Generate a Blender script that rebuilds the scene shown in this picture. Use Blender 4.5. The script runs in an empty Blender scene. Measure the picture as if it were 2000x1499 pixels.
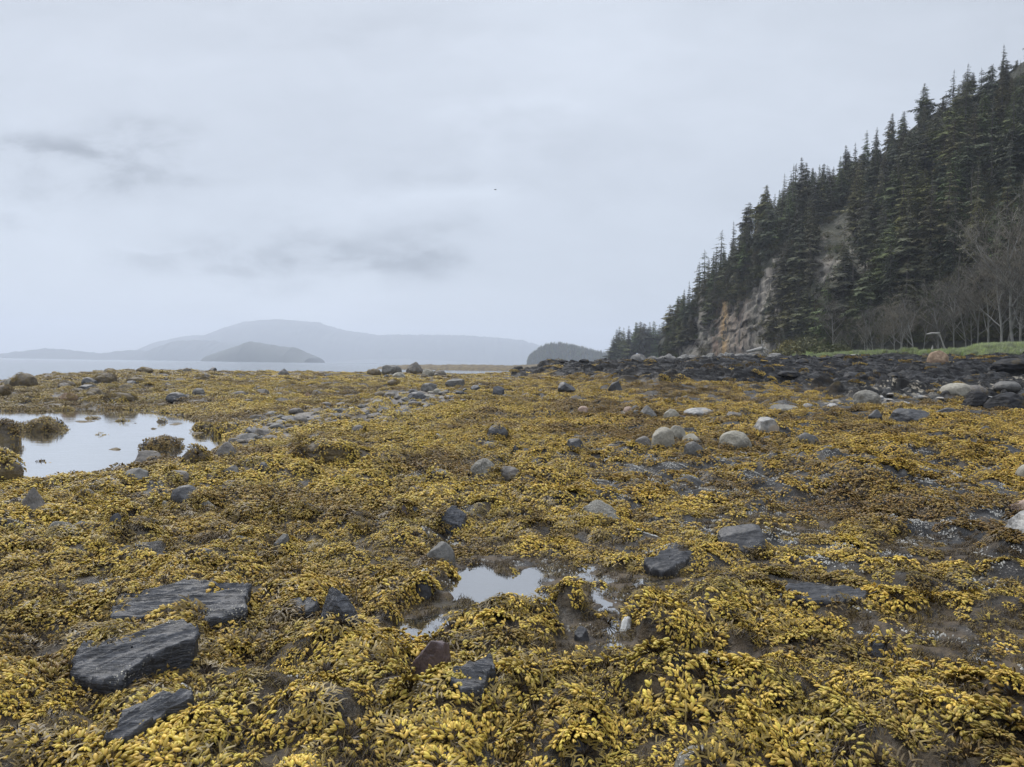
import bpy, bmesh, math, random
import numpy as np
from mathutils import Vector, Matrix, Euler

rng = np.random.default_rng(7)
random.seed(7)
sc = bpy.context.scene
COL = sc.collection

# ------------------------------------------------------------------ camera
F_PX = 1450.0; CX = 1000.0; CY = 749.5; EYE = 1.5
PITCH = math.atan((749.5 - 713.2) / F_PX); ROLL = math.radians(0.81)
Fw = np.array([0, math.cos(PITCH), -math.sin(PITCH)])
U0 = np.array([0, math.sin(PITCH), math.cos(PITCH)]); R0 = np.array([1.0, 0, 0])
Rc_ = math.cos(ROLL) * R0 + math.sin(ROLL) * U0
Uc_ = -math.sin(ROLL) * R0 + math.cos(ROLL) * U0
cam = bpy.data.cameras.new('camera'); camo = bpy.data.objects.new('camera', cam); COL.objects.link(camo)
cam.sensor_width = 36; cam.lens = F_PX / 2000 * 36; cam.clip_start = 0.05; cam.clip_end = 20000
M = Matrix.Identity(4)
for i in range(3):
    M[i][0] = Rc_[i]; M[i][1] = Uc_[i]; M[i][2] = -Fw[i]
M[2][3] = EYE
camo.matrix_world = M
sc.camera = camo
sc.render.resolution_x = 1024; sc.render.resolution_y = 767
sc.view_settings.view_transform = 'Standard'; sc.view_settings.look = 'None'
sc.view_settings.exposure = 0.9; sc.view_settings.gamma = 1
sc.render.engine = 'CYCLES'
sc.cycles.max_bounces = 6; sc.cycles.diffuse_bounces = 2; sc.cycles.glossy_bounces = 2
sc.cycles.transparent_max_bounces = 4; sc.cycles.volume_bounces = 2
sc.cycles.use_denoising = True; sc.cycles.use_adaptive_sampling = False; sc.cycles.denoising_prefilter = 'ACCURATE'
sc.cycles.sample_clamp_indirect = 4

def hor(px): return 713.2 + (px - 1000) * math.tan(ROLL)
def ray(px, py):
    return Fw + Rc_ * ((px - CX) / F_PX) - Uc_ * ((py - CY) / F_PX)
def on_plane(px, py, z):
    d = ray(px, py); t = (z - EYE) / d[2]
    return np.array([d[0] * t, d[1] * t])

# ------------------------------------------------------------------ world and sun
SUN_EL = math.radians(52); SUN_AZ = math.radians(-35)   # from the left, a little behind the view
w = bpy.data.worlds.new('World'); sc.world = w; w.use_nodes = True
nt = w.node_tree; nt.nodes.clear()
def N(nt, t, **k):
    n = nt.nodes.new(t)
    for a, b in k.items(): setattr(n, a, b)
    return n
def L(nt, a, b): nt.links.new(a, b)
def math_(nt, op, a, b=None, c=None, clamp=False):
    n = nt.nodes.new('ShaderNodeMath'); n.operation = op; n.use_clamp = clamp
    for i, v in enumerate((a, b, c)):
        if v is None: continue
        if isinstance(v, (int, float)): n.inputs[i].default_value = v
        else: nt.links.new(v, n.inputs[i])
    return n.outputs[0]
def mixc(nt, f, a, b, blend='MIX'):
    n = nt.nodes.new('ShaderNodeMix'); n.data_type = 'RGBA'; n.blend_type = blend
    for i, v in ((0, f), (6, a), (7, b)):
        if isinstance(v, (int, float)): n.inputs[i].default_value = v
        elif isinstance(v, tuple): n.inputs[i].default_value = (*v[:3], 1)
        else: nt.links.new(v, n.inputs[i])
    return n.outputs[2]
def noise(nt, vec, scale, detail=4, rough=0.55, dist=0.0):
    n = nt.nodes.new('ShaderNodeTexNoise'); n.inputs['Scale'].default_value = scale
    n.inputs['Detail'].default_value = detail; n.inputs['Roughness'].default_value = rough
    n.inputs['Distortion'].default_value = dist
    if vec is not None: nt.links.new(vec, n.inputs['Vector'])
    return n.outputs['Fac']
def ramp(nt, f, lo, hi, a=0.0, b=1.0):
    n = nt.nodes.new('ShaderNodeMapRange'); n.interpolation_type = 'SMOOTHSTEP'
    nt.links.new(f, n.inputs[0])
    for i, v in ((1, lo), (2, hi), (3, a), (4, b)): n.inputs[i].default_value = v
    return n.outputs[0]

sky = N(nt, 'ShaderNodeTexSky', sky_type='NISHITA'); sky.sun_disc = False
sky.sun_elevation = SUN_EL; sky.sun_rotation = SUN_AZ
tc = N(nt, 'ShaderNodeTexCoord')
sep = N(nt, 'ShaderNodeSeparateXYZ'); L(nt, tc.outputs['Generated'], sep.inputs[0])
yy = math_(nt, 'MAXIMUM', sep.outputs[1], 0.15)
u_ = math_(nt, 'DIVIDE', sep.outputs[0], yy)
v_ = math_(nt, 'DIVIDE', sep.outputs[2], yy)
cmb = N(nt, 'ShaderNodeCombineXYZ')
L(nt, u_, cmb.inputs[0]); L(nt, math_(nt, 'MULTIPLY', v_, 2.3), cmb.inputs[1])
big = noise(nt, cmb.outputs[0], 1.3, 5, 0.5, 0.3)
fine = noise(nt, cmb.outputs[0], 7.0, 6, 0.6, 0.5)
wn = N(nt, 'ShaderNodeTexNoise'); wn.inputs['Scale'].default_value = 5; wn.inputs['Detail'].default_value = 9
L(nt, cmb.outputs[0], wn.inputs['Vector'])
wsep = N(nt, 'ShaderNodeSeparateXYZ'); L(nt, wn.outputs['Color'], wsep.inputs[0])
wu = math_(nt, 'ADD', u_, math_(nt, 'MULTIPLY', math_(nt, 'SUBTRACT', wsep.outputs[0], 0.5), 0.42))
wv = math_(nt, 'ADD', v_, math_(nt, 'MULTIPLY', math_(nt, 'SUBTRACT', wsep.outputs[1], 0.5), 0.16))
def blob(px, py, rx, ry, asym=None):
    cu = (px - 1000) / F_PX; cv = (hor(px) - py) / F_PX
    a = math_(nt, 'DIVIDE', math_(nt, 'SUBTRACT', wu, cu), rx / F_PX)
    b = math_(nt, 'DIVIDE', math_(nt, 'SUBTRACT', wv, cv), ry / F_PX)
    d = math_(nt, 'ADD', math_(nt, 'MULTIPLY', a, a), math_(nt, 'MULTIPLY', b, b))
    return math_(nt, 'POWER', 2.718, math_(nt, 'MULTIPLY', d, -1.0))
def addall(xs):
    s = xs[0]
    for x in xs[1:]: s = math_(nt, 'ADD', s, x)
    return s
dark = addall([math_(nt, 'MULTIPLY', blob(*b[:4]), b[4]) for b in
    [(600, 485, 150, 60, .75), (380, 542, 140, 24, .5), (800, 508, 100, 36, .8), (580, 535, 170, 26, .5),
     (90, 325, 170, 45, .8), (300, 270, 120, 26, .5), (0, 420, 60, 18, .5), (240, 320, 160, 28, .3),
     (900, 330, 200, 60, .3), (700, 60, 400, 40, .15)]])
lite = addall([math_(nt, 'MULTIPLY', blob(*b[:4]), b[4]) for b in
    [(880, 390, 130, 45, .55), (1000, 240, 110, 36, .5), (640, 600, 260, 30, .45), (380, 515, 80, 12, .5),
     (1250, 120, 500, 130, .3), (600, 380, 220, 40, .25), (640, 560, 40, 18, .3)]])
val = math_(nt, 'ADD', 1.0, math_(nt, 'MULTIPLY', math_(nt, 'SUBTRACT', big, 0.5), 0.50))
val = math_(nt, 'ADD', val, math_(nt, 'MULTIPLY', math_(nt, 'SUBTRACT', fine, 0.5), 0.22))
dark = math_(nt, 'MULTIPLY', dark, ramp(nt, noise(nt, cmb.outputs[0], 9.0, 8, 0.62, 0.3), 0.38, 0.60, 0.35, 1.4))
val = math_(nt, 'SUBTRACT', val, math_(nt, 'MULTIPLY', dark, 0.40))
val = math_(nt, 'ADD', val, math_(nt, 'MULTIPLY', lite, 0.30))
val = math_(nt, 'ADD', val, ramp(nt, sep.outputs[2], 0.0, 0.5, -0.02, 0.03))
val = math_(nt, 'MULTIPLY', val, ramp(nt, sep.outputs[2], 0.42, 0.95, 1.0, 2.6))   # an overcast sky is brightest overhead
cloudc = N(nt, 'ShaderNodeVectorMath', operation='SCALE')
cloudc.inputs[0].default_value = (3.32, 3.56, 3.92)
L(nt, val, cloudc.inputs['Scale'])
mx = mixc(nt, 0.92, sky.outputs[0], cloudc.outputs[0])
bg = N(nt, 'ShaderNodeBackground'); bg.inputs[1].default_value = 0.1
L(nt, mx, bg.inputs[0])
wo = N(nt, 'ShaderNodeOutputWorld'); L(nt, bg.outputs[0], wo.inputs[0])

sun = bpy.data.lights.new('sun', 'SUN'); sun.energy = 1.4; sun.angle = math.radians(35); sun.color = (1, .96, .9)
suno = bpy.data.objects.new('sun', sun); COL.objects.link(suno)
sd_ = Vector((math.sin(SUN_AZ) * math.cos(SUN_EL), math.cos(SUN_AZ) * math.cos(SUN_EL), math.sin(SUN_EL)))
suno.rotation_euler = sd_.to_track_quat('Z', 'Y').to_euler(); suno.location = (0, 0, 60)

# ------------------------------------------------------------------ numpy noise
def _h(ix, iy, iz, s):
    n = (ix * 374761393 + iy * 668265263 + iz * 2147483647 + s * 974634777) & 0xffffffff
    n = ((n ^ (n >> 13)) * 1274126177) & 0xffffffff
    n = ((n ^ (n >> 15)) * 1103515245) & 0xffffffff
    return ((n ^ (n >> 16)) & 0xffffff) / float(0xffffff)
def vn2(x, y, s=0):
    ix = np.floor(x).astype(np.int64); iy = np.floor(y).astype(np.int64)
    fx = x - ix; fy = y - iy
    def g(a, b):
        t = _h(ix + a, iy + b, 0, s) * 6.2831853
        return np.cos(t) * (fx - a) + np.sin(t) * (fy - b)
    ux = fx * fx * fx * (fx * (fx * 6 - 15) + 10); uy = fy * fy * fy * (fy * (fy * 6 - 15) + 10)
    a = g(0, 0); b = g(1, 0); c = g(0, 1); d = g(1, 1)
    return ((a + (b - a) * ux) * (1 - uy) + (c + (d - c) * ux) * uy) * 1.5
def fbm2(x, y, s=0, o=4, g=.5):
    r = 0; a = 1; t = 0
    for i in range(o):
        r = r + a * vn2(x * 2 ** i + 13.7 * i, y * 2 ** i - 7.3 * i, s + i); t += a; a *= g
    return r / t * 1.3
def vn3(p, s=0):
    i = np.floor(p).astype(np.int64); f = p - i
    u = f * f * (3 - 2 * f)
    r = 0
    for a in (0, 1):
        for b in (0, 1):
            for c in (0, 1):
                wgt = (u[:, 0] if a else 1 - u[:, 0]) * (u[:, 1] if b else 1 - u[:, 1]) * (u[:, 2] if c else 1 - u[:, 2])
                r = r + wgt * _h(i[:, 0] + a, i[:, 1] + b, i[:, 2] + c, s)
    return r * 2 - 1
def fbm3(p, s=0, o=4):
    r = 0; a = 1
    for k in range(o): r = r + a * vn3(p * 2 ** k + 5.1 * k, s + k); a *= .5
    return r / 1.6
def facet(x, y, s=0, tilt=1.0):
    """fractured blocks: every cell a tilted plane of its own height"""
    ix = np.floor(x).astype(np.int64); iy = np.floor(y).astype(np.int64)
    best = np.full(x.shape, 9.0); out = np.zeros(x.shape); sec = np.full(x.shape, 9.0)
    for a in (-1, 0, 1):
        for b in (-1, 0, 1):
            jx = ix + a; jy = iy + b
            cx = jx + _h(jx, jy, 1, s); cy = jy + _h(jx, jy, 2, s)
            d = (x - cx) ** 2 + (y - cy) ** 2
            h = (_h(jx, jy, 3, s) - .5) + tilt * ((_h(jx, jy, 4, s) - .5) * (x - cx) + (_h(jx, jy, 5, s) - .2) * (y - cy))
            m = d < best
            sec = np.where(m, best, np.minimum(sec, d))
            out = np.where(m, h, out); best = np.where(m, d, best)
    e = np.sqrt(sec) - np.sqrt(best)
    return out, e
def S(t): t = np.clip(t, 0, 1); return t * t * (3 - 2 * t)

# ------------------------------------------------------------------ polygons on the shore
def poly(pts, z): return np.array([on_plane(a, b, z) for a, b in pts])
def sdist(x, y, P):
    """signed distance to polygon, negative inside"""
    d = np.full(x.shape, 1e9); ins = np.zeros(x.shape, bool)
    n = len(P)
    for i in range(n):
        a = P[i]; b = P[(i + 1) % n]; e = b - a
        wx = x - a[0]; wy = y - a[1]
        t = np.clip((wx * e[0] + wy * e[1]) / (e @ e + 1e-12), 0, 1)
        d = np.minimum(d, (wx - e[0] * t) ** 2 + (wy - e[1] * t) ** 2)
        c = (a[1] > y) != (b[1] > y)
        xx = (b[0] - a[0]) * (y - a[1]) / (b[1] - a[1] + 1e-12) + a[0]
        ins ^= c & (x < xx)
    return np.where(ins, -1, 1) * np.sqrt(d)
ZP = -0.10; ZS = -0.05
POOL = poly([(-260, 802), (0, 803), (90, 805), (150, 801), (240, 800), (300, 805), (350, 812), (400, 830), (430, 846), (440, 860),
             (430, 870), (415, 878), (395, 890), (360, 900), (300, 896), (270, 912), (205, 922), (150, 932), (90, 938), (30, 946), (-260, 962)], ZP)
PUD1 = poly([(858, 1192), (872, 1160), (888, 1130), (915, 1108), (950, 1106), (980, 1128), (1010, 1128), (1030, 1112), (1062, 1122), (1064, 1158),
             (1090, 1205), (1085, 1235), (1040, 1215), (1000, 1200), (960, 1200), (925, 1215), (885, 1225)], ZS)
PUD2 = poly([(748, 1250), (785, 1218), (870, 1200), (850, 1240), (800, 1262)], ZS)
PUD3 = poly([(782, 1352), (805, 1340), (828, 1352), (850, 1380), (846, 1408), (806, 1412)], ZS)
PUD4 = poly([(1600, 1385), (1640, 1400), (1645, 1430), (1610, 1425)], ZS)
MUD1 = poly([(740, 1240), (790, 1190), (860, 1165), (890, 1100), (960, 1090), (1060, 1098), (1130, 1105), (1230, 1120), (1345, 1125), (1330, 1150),
             (1240, 1160), (1225, 1215), (1250, 1262), (1330, 1275), (1480, 1235), (1540, 1262), (1520, 1320), (1380, 1325), (1260, 1310),
             (1160, 1310), (1110, 1345), (1060, 1340), (1060, 1270), (1100, 1230), (1075, 1200), (960, 1180), (900, 1225), (830, 1270), (760, 1265)], ZS)
MUD2 = poly([(1700, 1080), (1780, 1050), (1900, 1055), (1960, 1085), (2150, 1080), (2150, 1130), (1900, 1118), (1780, 1112)], ZS)
MUD3 = poly([(1640, 1220), (1760, 1195), (1900, 1215), (2150, 1200), (2150, 1420), (1990, 1400), (1880, 1330), (1780, 1310), (1690, 1300)], ZS)
MUD4 = poly([(1340, 1020), (1420, 1000), (1620, 1010), (1640, 1040), (1480, 1045), (1380, 1045)], 0)
COBB = poly([(420, 850), (500, 812), (600, 800), (700, 790), (800, 768), (880, 772), (905, 790), (840, 800), (760, 822), (660, 832), (560, 850), (470, 862)], 0.02)
BARN = poly([(1100, 905), (1180, 880), (1300, 890), (1500, 900), (1600, 940), (1560, 1010), (1440, 1000), (1300, 960), (1180, 950)], 0)
SHALE = poly([(1240, 872), (1340, 850), (1420, 835), (1500, 800), (1640, 790), (1700, 800), (1620, 860), (1560, 860), (1440, 860), (1340, 880)], 0)
PALE = poly([(1560, 800), (1680, 782), (1770, 770), (1840, 772), (2040, 768), (2040, 778), (1860, 784), (1700, 797)], .15)
BUMPS = [(1118, 1186, .15, .11), (970, 1262, .27, .08), (1310, 1245, .17, .08), (1445, 1240, .11, .07), (1160, 1370, .38, .12), (1880, 1470, .55, .17),
         (640, 1460, .30, .10), (480, 1400, .25, .08), (1420, 1400, .3, .08), (700, 1290, .35, .07), (1730, 960, .9, .22), (1620, 920, 1.0, .2),
         (1850, 900, 1.3, .25), (1300, 1400, .2, .06), (360, 1130, .4, .06), (1060, 1420, .3, .05)]
BUMPW = [(on_plane(a, b, 0), r, h) for a, b, r, h in BUMPS]

PXK = np.array([-3000, -800, 0, 120, 250, 600, 900, 1000, 1100, 1200, 1300, 1500, 1700, 2000, 2600, 5000], float)
RK = np.array([0, 8, 20, 35, 50, 67, 80, 95, 115, 140, 180, 220, 260, 330, 420], float)
ZT = np.array([
 [0, 0, 0, -.15, -.3, -.6, -1.2, -1.6, -2, -2, -2, -2, -2, -2, -2],
 [0, 0, -.03, -.15, -.25, -.38, -.9, -1.5, -2, -2, -2, -2, -2, -2, -2],
 [0, 0, -.03, -.08, -.15, -.26, -.9, -1.5, -2, -2, -2, -2, -2, -2, -2],
 [0, 0, 0, 0, .04, .12, .05, -.9, -2, -2, -2, -2, -2, -2, -2],
 [0, 0, .02, .10, .2, .34, .40, -.7, -2, -2, -2, -2, -2, -2, -2],
 [0, 0, .03, .10, .22, .34, .40, -.7, -2, -2, -2, -2, -2, -2, -2],
 [0, 0, .03, .12, .24, .34, .38, -.8, -2, -2, -2, -2, -2, -2, -2],
 [0, 0, .04, .16, .32, .48, .60, -.1, -1, -2, -2, -2, -2, -2, -2],
 [0, 0, .05, .25, .55, .9, 1.15, 1.3, .3, -1, -2, -2, -2, -2, -2],
 [0, 0, .05, .3, .75, 1.2, 1.5, 1.75, 1.6, 1, 0, -1.5, -2, -2, -2],
 [0, 0, .05, .35, .85, 1.4, 1.7, 1.95, 2.2, 2.6, 3.0, 3.4, 3.6, 0, -2],
 [0, 0, .05, .3, .8, 1.5, 2.0, 2.3, 2.7, 3.3, 4.2, 4.8, 5, 5, 5],
 [0, 0, .05, .25, .7, 1.6, 2.35, 2.75, 3.5, 4.3, 5, 5, 5, 5, 5],
 [0, 0, .05, .2, .6, 1.6, 2.5, 3.0, 4.2, 4.7, 5.0, 5.0, 5.0, 5.0, 5.0],
 [0, 0, .05, .2, .6, 1.6, 2.5, 3.0, 4.2, 4.7, 5.0, 5.0, 5.0, 5.0, 5.0],
 [0, 0, .05, .2, .6, 1.6, 2.5, 3.0, 4.2, 4.7, 5.0, 5.0, 5.0, 5.0, 5.0]])
def bil(px, r):
    px = np.clip(px, PXK[0], PXK[-1] - 1); r = np.clip(r, 0, RK[-1] - .01)
    i = np.clip(np.searchsorted(PXK, px, 'right') - 1, 0, len(PXK) - 2); j = np.clip(np.searchsorted(RK, r, 'right') - 1, 0, len(RK) - 2)
    a = (px - PXK[i]) / (PXK[i + 1] - PXK[i]); b = (r - RK[j]) / (RK[j + 1] - RK[j])
    a = a * a * (3 - 2 * a)
    return (ZT[i, j] * (1 - a) + ZT[i + 1, j] * a) * (1 - b) + (ZT[i, j + 1] * (1 - a) + ZT[i + 1, j + 1] * a) * b
def pxof(x, y): return 1000 + F_PX * x / np.maximum(y, 0.25 * np.abs(x) + 1e-3)
LEDR = ([-3000, 900, 1000, 1100, 1200, 1500, 1700, 2000, 5000], [400, 400, 64, 54, 46, 40, 38, 31, 31])
def ledge_mask(x, y, px, r):
    wob = fbm2(x / 6, y / 6, 31, 3)
    return S((r - np.interp(px, *LEDR) + wob * 14) / 5)
MASKS = {}
def H(x, y, want=False):
    x = np.asarray(x, float); y = np.asarray(y, float)
    sh = x.shape; x = x.ravel(); y = y.ravel()
    r = np.hypot(x, y); px = pxof(x, y)
    z = bil(px, r)
    led = ledge_mask(x, y, px, r)
    # mounds
    near = 1 - S((r - 9) / 12)
    m1 = np.abs(vn2(x / .5, y / .5, 1)); m2 = np.abs(vn2(x / 1.3 + 9, y / 1.3, 2)); m3 = fbm2(x / 3.1, y / 3.1, 3, 3)
    n = near * (.15 * m1 + .17 * m2 - .08) + (1 - near) * (.24 * m2 + .07 * m1 - .09) + .07 * m3
    n += .012 * fbm2(x / .12, y / .12, 5, 2) * (r < 25)
    farb = S((r - 14) / 20)
    n += farb * .13 * (fbm2(x / 1.1, y / 1.1, 8, 3) + .4 * np.abs(vn2(x / 4, y / 4, 9)))
    n = n * (1 - .25 * led)
    for c, rr, h in BUMPW:
        d = np.hypot(x - c[0], y - c[1]) / rr
        n += h * np.exp(-(d ** 2.4)) * (1 + .25 * vn2(x / .1, y / .1, 77))
    z = z + n
    # fractured bedrock
    m = led > .01
    if m.any():
        X = x[m]; Y = y[m]
        ca, sa = math.cos(.35), math.sin(.35)
        a = X * ca + Y * sa; b = -X * sa + Y * ca
        wx = a + .5 * vn2(a / 1.5, b / 1.5, 40); wy = b + .5 * vn2(a / 1.5, b / 1.5, 41)
        f1, e1 = facet(wx / 3.4, wy / 2.0, 11, 1.1); f2, e2 = facet(wx / 1.1, wy / .8, 12, 1.2); f3, e3 = facet(wx / .4, wy / .35, 13, 1)
        fade = 1 - .75 * S((r[m] - 100) / 20) * (px[m] > 1480)
        z[m] += led[m] * fade * (.46 * f1 + .28 * f2 + .10 * f3 - .10 * (e1 < .05) + .35 * vn2(X / 7, Y / 5, 42) + .25)
    # wet hollows
    wx = x + .05 * vn2(x / .15, y / .15, 51) * (1 + r / 8); wy = y + .05 * vn2(x / .15, y / .15, 52) * (1 + r / 8)
    mudm = np.zeros_like(x); poolm = np.zeros_like(x)
    def reg(P, pad):
        lo = P.min(0) - pad; hi = P.max(0) + pad
        return np.where((x > lo[0]) & (x < hi[0]) & (y > lo[1]) & (y < hi[1]))[0]
    for P, zl, wd in ((MUD1, ZS, .07), (MUD2, ZS, .12), (MUD3, ZS, .12), (MUD4, ZS + .02, .15)):
        k = reg(P, .6); s_ = sdist(wx[k], wy[k], P); t = 1 - S((s_ + wd) / (2 * wd))
        bump = np.zeros(len(k))
        for c, rr, h in BUMPW: bump = np.maximum(bump, np.exp(-(np.hypot(x[k] - c[0], y[k] - c[1]) / rr) ** 4))
        t = t * (1 - bump)
        flat = zl + .001 + .030 * fbm2(x[k] / .35, y[k] / .35, 60, 3) + .007 * fbm2(x[k] / .05, y[k] / .05, 61, 2)
        z[k] = z[k] * (1 - t) + flat * t; mudm[k] = np.maximum(mudm[k], t)
        out = (s_ >= -wd) & (t < .5); z[k] = np.where(out, np.maximum(z[k], zl + .004), z[k])
    for P, zl, wd, dep in ((PUD1, ZS, .04, .05), (PUD2, ZS, .05, .04), (PUD3, ZS, .03, .05), (PUD4, ZS, .03, .06), (POOL, ZP, .28, .14)):
        k = reg(P, 1.2); s_ = sdist(wx[k], wy[k], P); t = 1 - S((s_ + wd) / (2 * wd))
        base = np.where(s_ < (1.0 if zl == ZP else .3), np.maximum(z[k], zl + .012), z[k])
        if zl == ZP: base = np.minimum(base, zl + .025 + .05 * np.maximum(s_, 0) + .04 * np.abs(vn2(x[k] / .6, y[k] / .6, 65)))
        fl = zl - dep + (.10 * fbm2(x[k] / .7, y[k] / .28, 62, 3) + .03 * vn2(x[k] / .2, y[k] / .2, 63) if zl == ZP else .012 * vn2(x[k] / .1, y[k] / .1, 64))
        z[k] = base * (1 - t) + fl * t; poolm[k] = np.maximum(poolm[k], t)
    if want:
        k = reg(COBB, 3); cob = np.zeros_like(x); cob[k] = 1 - S((sdist(wx[k], wy[k], COBB) + .5) / 1.6)
        k = reg(BARN, 1); brn = np.zeros_like(x); brn[k] = 1 - S((sdist(wx[k], wy[k], BARN) + .4) / .8)
        k = reg(SHALE, 1); sha = np.zeros_like(x); sha[k] = 1 - S((sdist(wx[k], wy[k], SHALE) + .4) / .8)
        k = reg(PALE, 2); pal = np.zeros_like(x); pal[k] = 1 - S((sdist(wx[k], wy[k], PALE) + .8) / 1.6)
        hole = S((fbm2(x / .9, y / .5, 70, 4) - .10) / .12) * S((px - 950) / 300) * S((r - 5) / 2)
        hole = np.maximum(hole, brn * S((fbm2(x / .6, y / .35, 71, 4) + .12) / .12))
        hole = np.maximum(hole, sha * S((fbm2(x / .7, y / .4, 72, 4) + .02) / .12))
        hole = np.maximum(hole, .9 * S((fbm2(x / .8, y / .5, 73, 4) - .30) / .1) * S((r - 4) / 2))
        rb = {'led': led, 'mud': mudm, 'pool': poolm, 'cob': cob, 'hole': hole, 'pale': pal, 'r': r, 'px': px}
        return z.reshape(sh), rb
    return z.reshape(sh)
def hit(px, py, lift=0.03):
    d = ray(px, py); t = np.geomspace(1.5, 420, 2600)
    x = d[0] * t; y = d[1] * t; zz = EYE + d[2] * t
    g = H(x, y) + lift
    k = np.where(zz < g)[0]
    i = k[0] if len(k) else np.argmin(np.abs(t - 90))
    return np.array([x[i], y[i], g[i] - lift])

# ------------------------------------------------------------------ object helpers
def meshobj(name, V, Fc, mat, parent=None, smooth=True, link=True):
    me = bpy.data.meshes.new(name)
    V = np.asarray(V, np.float32)
    if isinstance(Fc, np.ndarray):
        n, k = Fc.shape
        me.vertices.add(len(V)); me.vertices.foreach_set('co', V.ravel())
        me.loops.add(n * k); me.loops.foreach_set('vertex_index', Fc.astype(np.int32).ravel())
        me.polygons.add(n); me.polygons.foreach_set('loop_start', np.arange(0, n * k, k, dtype=np.int32))
        try: me.polygons.foreach_set('loop_total', np.full(n, k, dtype=np.int32))
        except Exception: pass
        me.update(calc_edges=True)
    else:
        me.from_pydata([tuple(map(float, v)) for v in V], [], Fc)
    if smooth: me.polygons.foreach_set('use_smooth', np.ones(len(me.polygons), bool))
    if mat: me.materials.append(mat)
    o = bpy.data.objects.new(name, me)
    if link: COL.objects.link(o)
    if parent: o.parent = parent
    return o
def tag(o, label=None, cat=None, group=None, kind=None):
    if label: o['label'] = label
    if cat: o['category'] = cat
    if group: o['group'] = group
    if kind: o['kind'] = kind
    return o
def attr(me, name, v):
    v = np.asarray(v, np.float32)
    if v.ndim == 1:
        a = me.attributes.new(name, 'FLOAT', 'POINT'); a.data.foreach_set('value', v)
    else:
        a = me.attributes.new(name, 'FLOAT_VECTOR', 'POINT'); a.data.foreach_set('vector', v.ravel())
def gridfaces(nr, nc, wrap=False):
    i = np.arange(nr - 1)[:, None]; j = np.arange(nc if wrap else nc - 1)[None, :]
    a = i * nc + j; b = i * nc + (j + 1) % nc
    return np.stack([a, b, b + nc, a + nc], -1).reshape(-1, 4)
def mat(name):
    m = bpy.data.materials.new(name); m.use_nodes = True
    t = m.node_tree; t.nodes.clear()
    p = N(t, 'ShaderNodeBsdfPrincipled'); o = N(t, 'ShaderNodeOutputMaterial'); L(t, p.outputs[0], o.inputs[0])
    return m, t, p
def setp(t, p, **k):
    for a, v in k.items():
        s = p.inputs[a.replace('_', ' ')]
        if isinstance(v, (int, float)): s.default_value = v
        elif isinstance(v, tuple): s.default_value = (*v, 1) if len(v) == 3 else v
        else: L(t, v, s)
def bump(t, p, h, strength=.5, dist=.02):
    b = N(t, 'ShaderNodeBump'); b.inputs['Strength'].default_value = strength; b.inputs['Distance'].default_value = dist
    L(t, h, b.inputs['Height']); L(t, b.outputs[0], p.inputs['Normal']); return b
def objco(t): return N(t, 'ShaderNodeTexCoord').outputs['Object']
def at(t, name, inst=False):
    a = N(t, 'ShaderNodeAttribute'); a.attribute_name = name
    if inst: a.attribute_type = 'INSTANCER'
    return a
def voro(t, vec, scale, feature='F1', rnd=1.0):
    v = N(t, 'ShaderNodeTexVoronoi'); v.feature = feature; v.inputs['Scale'].default_value = scale
    v.inputs['Randomness'].default_value = rnd
    if vec is not None: L(t, vec, v.inputs['Vector'])
    return v

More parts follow.
